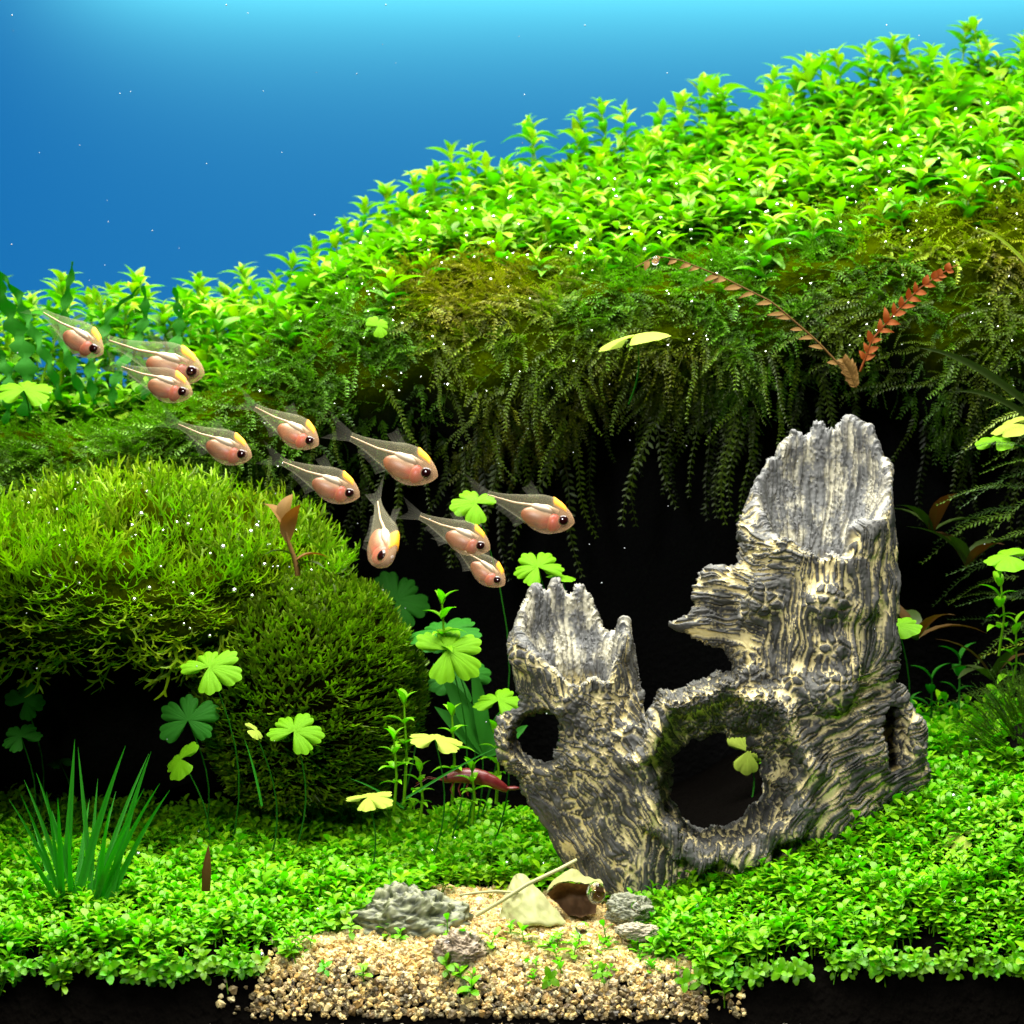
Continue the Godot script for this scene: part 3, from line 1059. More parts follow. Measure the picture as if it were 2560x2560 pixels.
func relief(p: Vector3, nrm: Vector3) -> Array:   # how far the surface is raised here, and its paint
	var b1 := 0; var b2 := 0
	var w1 := 0.0; var w2 := 0.0
	for k in GRAIN.size():
		var g: Array = GRAIN[k]
		var d := Vector3(p.x - g[0], p.y - g[1], (p.z - g[2]) * 0.6).length_squared()
		var w := 1.0 / (0.3 + d * d)
		if w > w1:
			w2 = w1; b2 = b1
			w1 = w; b1 = k
		elif w > w2:
			w2 = w; b2 = k
	var blend := clampf((w1 / (w1 + w2) - 0.5) * 4.0 + 0.0, 0.0, 1.0)
	blend = 0.5 + 0.5 * blend
	var warp := Vector3(gn2.get_noise_3d(p.x, p.y, p.z), gn2.get_noise_3d(p.x + 31.0, p.y, p.z), gn2.get_noise_3d(p.x, p.y + 31.0, p.z)) * 0.035 + Vector3(fn.get_noise_3d(p.x * 0.9, p.y * 0.9, p.z * 0.9), fn.get_noise_3d(p.x * 0.9 + 50.0, p.y * 0.9, p.z * 0.9), fn.get_noise_3d(p.x * 0.9, p.y * 0.9 + 50.0, p.z * 0.9)) * 0.22
	var r1 := groove(p + warp, b1)
	var r := r1 if blend > 0.98 else maxf(r1 * blend, groove(p + warp, b2) * (1.0 - blend)) / maxf(blend, 1.0 - blend)
	var inside := 0.0
	if p.x > 8.0 and p.y > -6.2:
		inside = smoothstep(0.45, 0.15, bones(p, RIGHT_HOLLOW, 0.4)) * smoothstep(-6.2, -5.6, p.y)
	elif p.x < 8.0 and p.y > -10.6:
		inside = smoothstep(0.45, 0.15, bones(p, LEFT_HOLLOW, 0.4)) * smoothstep(-10.6, -10.0, p.y)
	var knot := 0.0
	for k in KNOTS:
		var e: float = (p - Vector3(k[0], k[1], k[2] * 0.88)).length() / (k[3] * 1.05)
		knot = maxf(knot, smoothstep(1.2, 0.75, e))
	knot = maxf(knot, smoothstep(0.12, 0.40, gn2.get_noise_3d(p.x * 0.4 + 9.0, p.y * 0.4, p.z * 0.4)) * smoothstep(-10.0, -11.5, p.y) * 0.75)
	var wp := p + warp * 0.9
	var cell := cn.get_noise_3d(wp.x * 2.2, wp.y * 2.2, wp.z * 2.2) + 1.0          # 0 at the edges of the cells
	var net := 1.0 - smoothstep(0.03, 0.36, cell)
	r = lerpf(r, maxf(net, r * 0.45), knot)
	var fine := gn2.get_noise_3d(p.x * 6.5, p.y * 6.5, p.z * 6.5)
	var patch := gn2.get_noise_3d(p.x * 0.55, p.y * 0.55 + 7.0, p.z * 0.55)
	var high := 0.15 * pow(clampf(r, 0.0, 1.0), 1.4) + 0.022 * fine + 0.04 * gn.get_noise_3d(wp.x * 1.3, wp.y * 1.3, wp.z * 1.3)
	var cream := smoothstep(0.62, 0.88, r + fine * 0.36 + patch * 0.40 - 0.06)
	var dark := Color(0.030, 0.031, 0.027).lerp(Color(0.076, 0.077, 0.069), clampf(0.5 + gn2.get_noise_3d(p.x * 1.2, p.y * 1.2 + 3.0, p.z * 1.2) * 1.1, 0.0, 1.0))
	var col := dark.lerp(Color(0.72, 0.62, 0.30), cream * clampf(0.82 + patch * 0.9, 0.25, 1.0))
	if inside > 0.0:
		var crack := smoothstep(0.70, 0.98, groove(p + warp * 0.5, b1))
		var pale := Color(0.13, 0.134, 0.130).lerp(Color(0.48, 0.46, 0.34), smoothstep(-0.05, 0.40, patch * 0.8 + fine * 0.35 + gn2.get_noise_3d(p.x * 1.8, p.y * 0.3, p.z * 1.8) * 0.7))
		pale = pale.lerp(Color(0.05, 0.05, 0.05), crack * 0.75)
		col = col.lerp(pale, inside)
		high = lerpf(high, 0.03 * fine - 0.10 * crack, inside)
	return [high, col]


func groove(p: Vector3, k: int) -> float:   # 1 on the crests of the ridges that run with the grain, 0 in the furrows
	var g: Array = GRAIN[k]
	var d := p - Vector3(g[0], g[1], g[2])
	if k < 3:   # round a trunk the ridges go by the angle, so that bumps do not cut them short
		var ax := Vector2(d.x - g[3] * d.y, p.z)
		ax = ax / maxf(ax.length(), 0.05) * 2.3
		d = Vector3(ax.x + g[3] * d.y, d.y, ax.y)
	else:
		d.z *= 0.2
	var q: Vector3 = d * (grain_basis[k] as Basis)
	var a := gn.get_noise_3d(q.x * 0.15, q.y * 2.2, q.z * 2.2)
	var b := gn.get_noise_3d(q.x * 0.25 + 17.0, q.y * 4.3, q.z * 4.3)
	return maxf(1.0 - smoothstep(0.03, 0.27, absf(a)), 0.9 * (1.0 - smoothstep(0.02, 0.24, absf(b))))


# ------------------------------------------------------------------ carpet of small plants
func sprig(sd: int, pairs: int, h: float, leaf: float) -> ArrayMesh:
	var g := RandomNumberGenerator.new()
	g.seed = sd
	var mb := MB.new()
	var lean := Vector3(g.randf_range(-0.3, 0.3), 0, g.randf_range(-0.3, 0.3)) * h
	mb.tube(PackedVector3Array([Vector3(0, -0.002, 0), Vector3(0, h * 0.5, 0) + lean * 0.3, Vector3(0, h, 0) + lean]), PackedFloat32Array([0.0003, 0.00025, 0.0002]), 4, Color(0.7, 0.75, 0.6), false)
	for k in pairs:
		var t := 1.0 - 0.24 * k
		var at := Vector3(0, h * t, 0) + lean * t * t
		for j in 2:
			var lf := MB.new()
			var l := leaf * g.randf_range(0.8, 1.15) * (0.72 if k == 0 else 1.0)
			var lum := g.randf_range(0.85, 1.1) * (1.12 if k == 0 else 1.0)
			for r in 5:
				var u := r / 4.0
				var w := l * 0.36 * sqrt(maxf(sin(PI * clampf(u * 0.92 + 0.06, 0, 1)), 0.0)) * (0.55 + 0.45 * u)
				for s in [-1.0, 0.0, 1.0]:
					lf.add(Vector3(l * u, l * (0.30 * u - 0.52 * u * u) + 0.12 * absf(s) * w, s * w), Color(lum, lum, lum) * (1.15 if s == 0.0 else 1.0))
			lf.grid(5, 3, 0)
			var turn := PI * j + k * PI * 0.5 + g.randf_range(-0.4, 0.4)
			var pitch: float = [0.85, 0.45, 0.2, 0.0][k] + g.randf_range(-0.15, 0.2)
			mb.join(lf, Transform3D(Basis(Vector3.UP, turn) * Basis(Vector3(0, 0, 1), pitch), at))
	return mb.mesh()


var edge_noise := noise(45.0, 77, FastNoiseLite.TYPE_SIMPLEX_SMOOTH, 2)


func bare(x: float, z: float) -> float:   # above 0 where the pale gravel lies open
	var t := 0.1 - z
	var left := table([0.0, 0.03, 0.05, 0.085], [-0.088, -0.066, -0.056, -0.030], t)
	var right := table([0.0, 0.03, 0.05, 0.085], [0.066, 0.056, 0.050, 0.045], t)
	return minf(minf(x - left, right - x), (0.092 - t)) + edge_noise.get_noise_2d(x, z) * 0.012


func carpet() -> void:
	var kinds := [sprig(1, 3, 0.0075, 0.0046), sprig(2, 3, 0.0065, 0.0043), sprig(3, 4, 0.0095, 0.0044), sprig(4, 3, 0.007, 0.0050)]
	var spots := [[], [], [], []]
	var tints := [[], [], [], []]
	var lump := noise(22.0, 78, FastNoiseLite.TYPE_SIMPLEX_SMOOTH, 2)
	for k in 15000:
		var x := rr(-0.23, 0.24)
		var z := rr(-0.115, 0.0995)
		var b := bare(x, z)
		if 0.1 - z < 0.011 + 0.012 * edge_noise.get_noise_2d(x * 2.0, 3.0):
			continue
		if b > 0.0 and not (b < 0.012 and rng.randf() < 0.06):
			continue
		if x > 0.030 and x < 0.112 and z < -0.022:   # no carpet here, so dark soil stands in for shade behind the hole
			continue
		var w := lump.get_noise_2d(x, z)
		if w < -0.35 and rng.randf() < 0.3:
			continue
		var y := H(x, z)
		var n := Basis(Vector3.UP, rr(0, TAU)) * Basis(Vector3.RIGHT, rr(-0.45, 0.45))
		var sc := rr(0.65, 1.15) * (1.0 + w * 0.4)
		var kind := rng.randi() % 4
		if x > 0.12 and z < -0.02:
			sc *= 1.2
		spots[kind].append(Transform3D(n.scaled(Vector3.ONE * sc), Vector3(x, y + 0.002 * w, z)))
		var lum := rr(0.75, 1.2)
		var old := clampf(1.3 - Vector2((x + 0.011) / 0.016, (z - 0.025) / 0.02).length(), 0.0, 1.0)   # a browned clump
		tints[kind].append(Color(lum * rr(0.8, 1.3) * (1.0 + old * 0.1), lum * (1.0 - 0.6 * old), lum * (1.0 - 0.5 * old)))
	# sprigs that lean out of the front edge of the bed, over the soil
	for k in 420:
		var x := rr(-0.23, 0.24)
		if bare(x, 0.097) > 0.0 and rng.randf() < 0.93:
			continue
		var n := Basis(Vector3.UP, rr(0, TAU)) * Basis(Vector3.RIGHT, rr(-0.3, 0.3))
		var kind := rng.randi() % 4
		spots[kind].append(Transform3D(Basis(Vector3.RIGHT, rr(0.2, 1.3)) * n.scaled(Vector3.ONE * rr(0.6, 1.0)), Vector3(x, H(x, 0.089) - rr(-0.001, 0.003), 0.089)))
		tints[kind].append(Color(rr(0.5, 0.9), rr(0.6, 0.9), 0.7))
	for k in 46:   # sprouts on the gravel
		var x := rr(0.004, 0.062) if k < 34 else rr(-0.075, 0.0)
		var z := rr(0.066, 0.094)
		var kind := rng.randi() % 4
		spots[kind].append(Transform3D((Basis(Vector3.UP, rr(0, TAU)) * Basis(Vector3.RIGHT, rr(-0.5, 0.5))).scaled(Vector3.ONE * rr(0.6, 1.15)), Vector3(x, H(x, z) - 0.002, z)))
		tints[kind].append(Color(rr(0.8, 1.1), 1.0, 0.9))
	var bed := thing("carpet_plants", "low bright green carpet of tiny round leaved plants on both sides of the gravel", "ground cover")
	bed.set_meta("kind", "stuff")
	for k in 4:
		scatter("carpet_sprig", kinds[k], M.carpet_leaf, spots[k], tints[k], bed)


# ------------------------------------------------------------------ gravel
func pebble_mesh(sd: int, squash := 0.7) -> ArrayMesh:
	var g := noise(0.9, sd, FastNoiseLite.TYPE_CELLULAR)
	g.cellular_return_type = FastNoiseLite.RETURN_CELL_VALUE
	var n2 := noise(0.9, sd + 3)
	var mb := MB.new()
	mb.ellipsoid(Vector3.ZERO, Vector3.ONE, 6, 8)
	for k in mb.v.size():
		var q := mb.v[k]
		var m := 1.0 + n2.get_noise_3d(q.x, q.y, q.z) * 0.5 + g.get_noise_3d(q.x, q.y, q.z) * 0.12
		mb.v[k] = Vector3(q.x * 1.15, q.y * squash, q.z) * m
	return mb.mesh(true)


func gravel() -> void:
	var kinds := [pebble_mesh(1), pebble_mesh(2, 0.8), pebble_mesh(3, 0.6), pebble_mesh(4, 0.9)]
	var spots := [[], [], [], []]
	var tints := [[], [], [], []]
	var hues := [Color(0.62, 0.44, 0.20), Color(0.70, 0.54, 0.30), Color(0.52, 0.33, 0.14), Color(0.72, 0.60, 0.40), Color(0.40, 0.30, 0.20), Color(0.74, 0.66, 0.52), Color(0.60, 0.46, 0.28)]
	for k in 27000:
		var x := rr(-0.11, 0.10)
		var z := rr(0.005, 0.0985)
		var b := bare(x, z)
		if b < -0.004 and rng.randf() < 0.85:
			continue
		if b < -0.014:
			continue
		var y := H(x, z) + rr(-0.0008, 0.0012)
		var sz := rr(0.00055, 0.00115) * (1.5 if rng.randf() < 0.12 else 1.0)
		var kind := rng.randi() % 4
		var rot := Basis.from_euler(Vector3(rr(0, TAU), rr(0, TAU), rr(0, TAU)))
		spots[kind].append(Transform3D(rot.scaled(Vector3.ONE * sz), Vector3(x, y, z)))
		var h: Color = hues[rng.randi() % 7]
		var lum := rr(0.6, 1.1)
		if rng.randf() < smoothstep(0.082, 0.097, z + rr(-0.004, 0.004)) * 0.55:   # more grains darkened along the front, the edge's shade put in their tint
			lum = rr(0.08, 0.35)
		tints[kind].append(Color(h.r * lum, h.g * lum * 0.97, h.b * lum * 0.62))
	# the bed as one sees it from the side, through the front
	for k in 9000:
		var x := rr(-0.105, 0.125)
		var dy := rr(0.0, 0.030)
		var inside := minf(x + 0.088 - dy * 0.1, 0.088 - x)
		if inside < rr(-0.030, 0.004) or (x > 0.07 and rng.randf() < 0.5):
			continue
		var sz := rr(0.0006, 0.0014)
		var kind := rng.randi() % 4
		var rot := Basis.from_euler(Vector3(rr(0, TAU), rr(0, TAU), rr(0, TAU)))
		spots[kind].append(Transform3D(rot.scaled(Vector3.ONE * sz), Vector3(x, H(x, 0.1) - dy, 0.1 + rr(-0.001, 0.0004))))
		var h: Color = hues[rng.randi() % 7]
		var lum := rr(0.3, 0.7)  # face grains tinted darker, the shade on the face put in their colour
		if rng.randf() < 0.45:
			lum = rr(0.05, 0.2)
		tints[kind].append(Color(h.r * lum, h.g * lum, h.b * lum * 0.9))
	for k in 380:   # a few light grains in the dark soil
		var x := rr(-0.21, 0.21)
		var sz := rr(0.0005, 0.001)
		var kind := rng.randi() % 4
		spots[kind].append(Transform3D(Basis.from_euler(Vector3(rr(0, TAU), rr(0, TAU), 0)).scaled(Vector3.ONE * sz), Vector3(x, H(x, 0.1) - rr(0.002, 0.03), 0.1)))
		var lum := rr(0.02, 0.2)
		tints[kind].append(Color(lum, lum * 0.85, lum * 0.6))
	var bed := thing("gravel", "open patch of fine pale sand coloured gravel at the front of the bed", "gravel")
	bed.set_meta("kind", "stuff")
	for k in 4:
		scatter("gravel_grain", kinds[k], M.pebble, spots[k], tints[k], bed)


# ------------------------------------------------------------------ fish, one unit from nose to the root of the tail
const FX := [0.0, -0.02, -0.06, -0.12, -0.20, -0.30, -0.42, -0.55, -0.68, -0.80, -0.90, -1.0]
const FT := [0.0, 0.040, 0.085, 0.130, 0.172, 0.205, 0.200, 0.160, 0.122, 0.090, 0.070, 0.062]
const FB := [-0.012, -0.052, -0.100, -0.148, -0.188, -0.212, -0.200, -0.146, -0.102, -0.066, -0.044, -0.036]
const FW := [0.0, 0.028, 0.048, 0.064, 0.074, 0.078, 0.072, 0.058, 0.042, 0.028, 0.018, 0.010]


func fish_loft(xs: PackedFloat32Array, inset: float, colour: Callable, sides := 18, lo := -1.0, hi := 1.0) -> MB:
	var mb := MB.new()
	for x in xs:
		var t := table_down(FX, FT, x)
		var b := table_down(FX, FB, x)
		var w := table_down(FX, FW, x)
		var mid := (t + b) * 0.5
		for s in sides:
			var a := TAU * s / sides
			var y := mid + (t - b) * 0.5 * sin(a) * inset
			y = clampf(y, mid + (t - b) * 0.5 * lo, mid + (t - b) * 0.5 * hi)
			mb.add(Vector3(x, y, w * cos(a) * inset), colour.call(x, sin(a)))
	mb.grid(xs.size(), sides, 0, true)
	return mb


func table_down(xs: Array, ys: Array, x: float) -> float:   # smooth, x falls
	for k in range(1, xs.size()):
		if x >= xs[k]:
			var t: float = (x - xs[k - 1]) / (xs[k] - xs[k - 1])
			var y0: float = ys[maxi(k - 2, 0)]
			var y3: float = ys[mini(k + 1, xs.size() - 1)]
			return cubic_interpolate(ys[k - 1], ys[k], lerpf(y0, ys[k - 1], 0.4), lerpf(y3, ys[k], 0.4), t)
	return ys[-1]


func fin(outline: Array, col: Color, rays := 8) -> ArrayMesh:   # a thin rayed fin between two edges: [root a, root b, tip a, tip b]
	var mb := MB.new()
	var a: Vector3 = outline[0]; var b: Vector3 = outline[1]; var ta: Vector3 = outline[2]; var tb: Vector3 = outline[3]
	var notch: float = outline[4]
	for k in rays + 1:
		var t := float(k) / rays
		var root := a.lerp(b, t)
		var tip := ta.lerp(tb, t)
		tip = tip.lerp(root, notch * sin(PI * t))
		for r in 4:
			var p := root.lerp(tip, r / 3.0)
			p.z += 0.002 * (1.0 if k % 2 == 0 else -1.0) * (r / 3.0)
			var al := col.a * (1.0 if k % 2 == 0 else 0.55) * (1.0 - 0.6 * r / 3.0)
			mb.add(p, Color(col.r, col.g, col.b, al))
	mb.grid(rays + 1, 4, 0)
	return bent(mb).mesh()


var fish_bend := Vector2.ZERO


func bent(mb: MB) -> MB:   # the body's curve, the same for every part of one fish
	for k in mb.v.size():
		var q := mb.v[k]
		mb.v[k] = Vector3(q.x, q.y + fish_bend.y * q.x * q.x, q.z + fish_bend.x * q.x * q.x)
	return mb


func make_fish() -> Node3D:
	var o := Node3D.new()
	fish_bend = Vector2(rr(-0.12, 0.12), rr(-0.03, 0.05))
	var blush := rr(0.6, 1.25)
	var xs := PackedFloat32Array()
	for k in 33:
		xs.append(-pow(k / 32.0, 1.3))
	var skin := fish_loft(xs, 1.0, func(x: float, s: float) -> Color:
		var head := smoothstep(-0.34, -0.16, x)
		var belly := smoothstep(-0.62, -0.40, x) * smoothstep(0.35, -0.3, s)
		var al := lerpf(0.11, 0.38, maxf(head, belly * 0.55))
		var c := Color(0.42, 0.40, 0.24).lerp(Color(0.55, 0.34, 0.18), maxf(head, belly))
		return Color(c.r, c.g, c.b, clampf(al, 0.0, 1.0)))
	part("body", bent(skin).mesh(), M.fish_skin, o)
	# the gut sac and the red gills that show through
	var ob := MB.new()
	ob.ellipsoid(Vector3(-0.40, -0.060, 0), Vector3(0.195, 0.112, 0.056), 14, 20)
	for k in ob.v.size():
		var q := ob.v[k]
		var f := smoothstep(-0.10, 0.04, q.y + (q.x + 0.4) * 0.25)
		var red := smoothstep(-0.40, -0.26, q.x) * smoothstep(0.02, -0.06, q.y)
		var c := Color(0.30, 0.085, 0.030).lerp(Color(0.52, 0.33, 0.19), f).lerp(Color(0.44 * blush, 0.018, 0.014), red * 0.95)
		var mott := 0.8 + 0.5 * ground_noise.get_noise_3d(q.x * 0.5 + blush, q.y * 0.7, q.z * 0.5)
		ob.c[k] = Color(c.r * mott, c.g * mott, c.b * mott)
	part("belly", bent(ob).mesh(), M.fish_inside, o)
	var sb := MB.new()
	sb.ellipsoid(Vector3(-0.385, 0.050, 0), Vector3(0.13, 0.042, 0.054), 8, 12, Color(0.50, 0.40, 0.28))
	part("swim_bladder", bent(sb).mesh(), M.fish_inside, o)
	var gb := MB.new()
	gb.ellipsoid(Vector3(-0.225, -0.065, 0), Vector3(0.085, 0.100, 0.060), 10, 14, Color(0.50, 0.03, 0.025))
	for k in gb.v.size():
		gb.c[k] = Color(0.40 * blush, 0.022, 0.016).lerp(Color(0.34, 0.12, 0.05), smoothstep(-0.22, -0.30, gb.v[k].x))
	part("gill", bent(gb).mesh(), M.fish_inside, o)
	var sp := MB.new()
	sp.tube(PackedVector3Array([Vector3(-0.20, 0.065, 0), Vector3(-0.34, 0.085, 0), Vector3(-0.5, 0.052, 0), Vector3(-0.7, 0.022, 0), Vector3(-1.0, 0.015, 0)]), PackedFloat32Array([0.022, 0.022, 0.016, 0.012, 0.006]), 8, Color(0.46, 0.30, 0.16))
	part("spine", bent(sp).mesh(), M.fish_inside, o)
	var yb := MB.new()
	for r in 7:
		for s in 9:
			var x := lerpf(-0.13, -0.31, r / 6.0)
			var a := lerpf(0.62, PI - 0.62, s / 8.0)
			var t := table_down(FX, FT, x)
			var b := table_down(FX, FB, x)
			var w := table_down(FX, FW, x)
			var edge := 1.005 if (r == 0 or r == 6 or s == 0 or s == 8) else 1.03
			yb.add(Vector3(x + 0.03 * absf(cos(a)), (t + b) * 0.5 + (t - b) * 0.5 * sin(a) * edge, w * cos(a) * edge), Color(0.90, 0.38, 0.008, 0.0 if edge < 1.01 else 0.85))
	yb.grid(7, 9, 0)
	part("crown_patch", bent(yb).mesh(), M.fish_skin, o)
	for s in [-1.0, 1.0]:
		var eb := MB.new()
		eb.ellipsoid(Vector3(-0.125, -0.012, 0.052 * s), Vector3(0.056, 0.056, 0.026), 12, 18, Color(0.9, 0.35, 0.3))
		for k in eb.v.size():
			if Vector2(eb.v[k].x + 0.125, eb.v[k].y + 0.012).length() < 0.036 and eb.v[k].z * s > 0.055:
				eb.c[k] = Color(0.8, 0.3, 0.3)
			else:
				eb.c[k] = Color(4.5, 2.0, 2.0)
		part("eye", bent(eb).mesh(), M.fish_eye, o)
	var clear := Color(0.55, 0.55, 0.40, 0.11)
	part("tail_fin", fin([Vector3(-0.985, 0.060, 0), Vector3(-0.985, -0.034, 0), Vector3(-1.30, 0.155, 0.02), Vector3(-1.28, -0.14, 0.02), 0.42], clear, 12), M.fish_skin, o)
	part("dorsal_fin", fin([Vector3(-0.42, 0.168, 0), Vector3(-0.55, 0.130, 0), Vector3(-0.58, 0.31, 0), Vector3(-0.66, 0.20, 0), 0.1], clear), M.fish_skin, o)
	part("anal_fin", fin([Vector3(-0.52, -0.135, 0), Vector3(-0.84, -0.036, 0), Vector3(-0.62, -0.235, 0), Vector3(-0.88, -0.10, 0), 0.25], clear, 12), M.fish_skin, o)
	for s in [-1.0, 1.0]:
		part("pectoral_fin", fin([Vector3(-0.27, -0.085, 0.066 * s), Vector3(-0.28, -0.125, 0.055 * s), Vector3(-0.43, -0.12, 0.11 * s), Vector3(-0.40, -0.19, 0.09 * s), 0.0], clear, 5), M.fish_skin, o)
	return o


func fishes() -> void:
	# nose u, v, tail root u, v, distance z, turn of the nose towards the lens, roll, label
	var list := [
		[258, 884, 92, 770, 0.035, 0.25, 0.0, "last pale glassy fish of the school, tail up against the blue at far left"],
		[512, 935, 268, 862, 0.028, 0.15, 0.0, "upper glassy fish of the overlapping pair at the left, yellow crown"],
		[482, 985, 290, 918, 0.048, 0.2, 0.0, "lower glassy fish of the overlapping pair at the left, reddish belly"],
		[630, 1142, 438, 1072, 0.04, 0.2, 0.0, "glassy fish just above the bright forked moss mound"],
		[797, 1112, 630, 1012, 0.03, 0.2, 0.0, "small glassy fish swimming topmost in the middle of the school"],
		[1095, 1190, 872, 1106, 0.045, 0.15, 0.0, "largest glassy fish, above and right of the red bellied one"],
		[900, 1240, 706, 1162, 0.05, 0.15, 0.0, "glassy fish with the reddest belly, in the middle of the school"],
		[1226, 1372, 1044, 1292, 0.05, 0.2, 0.0, "glassy fish hovering over another one, right of the one facing the lens"],
		[1262, 1462, 1135, 1360, 0.035, 0.35, 0.0, "lowest glassy fish, half hidden under the fish above it"],
		[1437, 1306, 1216, 1246, 0.05, 0.1, 0.0, "foremost glassy fish at the right, above the left hollow trunk"]]
	for q in list:
		var nose := P(q[0], q[1], q[4])
		var tail := P(q[2], q[3], q[4])
		place_fish(make_fish(), nose, tail, q[5], q[6], q[7])
	# the one that comes towards the lens, nose down
	var nose := P(972, 1412, 0.082)
	var tail := P(925, 1255, 0.052)
	place_fish(make_fish(), nose, tail, 0.0, -0.6, "glassy fish diving towards the lens with both eyes showing")


func place_fish(proto: Node3D, nose: Vector3, tail: Vector3, turn: float, roll: float, label: String) -> void:
	var o := proto
	o.name = numbered("glassy_fish")
	add_child(o)
	var dir := nose - tail
	var l := dir.length() / cos(turn)
	var b := basis_to(dir, Vector3.UP) * Basis(Vector3.UP, -turn) * Basis(Vector3.RIGHT, roll)
	o.transform = Transform3D(b.scaled(Vector3.ONE * l), nose)
	tag(o, label, "fish", "school of glassy fish")


# ------------------------------------------------------------------ lobed leaves on thin stalks
func lobed(sd: int, lobes := 5, split := 0.55) -> ArrayMesh:   # radius about 1, face up (+y), the stalk at the origin
	var g := RandomNumberGenerator.new()
	g.seed = sd
	var mb := MB.new()
	var n := 150
	var rings := 9
	var span := TAU * 0.86
	var wid := []
	for k in lobes:
		wid.append(g.randf_range(0.82, 1.12))
	mb.add(Vector3(0, 0, 0))
	for r in range(1, rings + 1):
		var f := float(r) / rings
		for k in n + 1:
			var t := float(k) / n
			var a := span * (t - 0.5)
			var q := t * lobes
			var li := mini(int(q), lobes - 1)
			var inl := q - li
			var shape := pow(sin(PI * clampf(inl, 0.0, 1.0)), 0.34)
			var cren := 0.10 * absf(sin(inl * PI * 3.0)) - 0.05
			var rad: float = (split + (1.0 - split) * shape) * wid[li] + cren * shape
			if k == 0 or k == n:
				rad *= 0.75
			var e := rad * f
			var y := 0.10 * f * f * cos(a * lobes / span * TAU * 0.5) * 0.4 - 0.16 * f * f * f + 0.05 * sin(a * 2.0 + sd) * f * f
			var vein := maxf(smoothstep(0.06, 0.0, absf(inl - 0.5)), 0.7 * smoothstep(0.16, 0.02, absf(fposmod(f * 4.0 + absf(inl - 0.5) * 3.0, 1.0) - 0.5)) * smoothstep(0.02, 0.10, absf(inl - 0.5)))
			var lum := 0.92 + 0.22 * vein + (0.18 if r == rings else 0.0)
			y -= 0.012 * vein
			mb.add(Vector3(cos(a) * e, y, sin(a) * e), Color(lum, lum, lum))
	for k in n:
		mb.tri(0, 2 + k, 1 + k)
	mb.grid(rings, n + 1, 1)
	return mb.mesh()


func clover(u: float, v: float, z: float, px: float, nrm: Vector3, spin: float, m: Material, kind: int, foot: Vector3, label: String) -> void:
	# one leaf with its stalk; px is the leaf's width in the photograph
	var at := P(u, v, z)
	var o := thing("lobed_leaf", label, "leaf plant", foot, "lobed leaves on thin stalks")
	var r := px * 0.5 * S * (D - z) / D
	var y := nrm.normalized()
	var x := y.cross(Vector3(0.2, 0.1, 1)).normalized()
	var b := Basis(x, y, x.cross(y)) * Basis(Vector3.UP, spin)
	var lf := part("leaf_blade", lobe_meshes[kind], m, o)
	lf.transform = Transform3D(b.scaled(Vector3.ONE * r), at - foot)
	var st := MB.new()
	var pts := PackedVector3Array()
	var rad := PackedFloat32Array()
	var e := at - foot - y * 0.0003
	for k in 9:
		var t := k / 8.0
		var p := Vector3.ZERO.lerp(e, t)
		p += Vector3(sin(t * PI) * e.y * 0.10, 0, -sin(t * PI) * 0.002)
		pts.append(p)
		rad.append(0.0004 - 0.00015 * t)
	st.tube(pts, rad, 5, Color(0.8, 0.9, 0.8))
	part("stalk", st.mesh(), M.clover_deep, o)


var lobe_meshes := []


func ground_at(u: float, v_hint: float, z: float) -> Vector3:
	var p := P(u, v_hint, z)
	return Vector3(p.x, H(p.x, z) - 0.001, z)


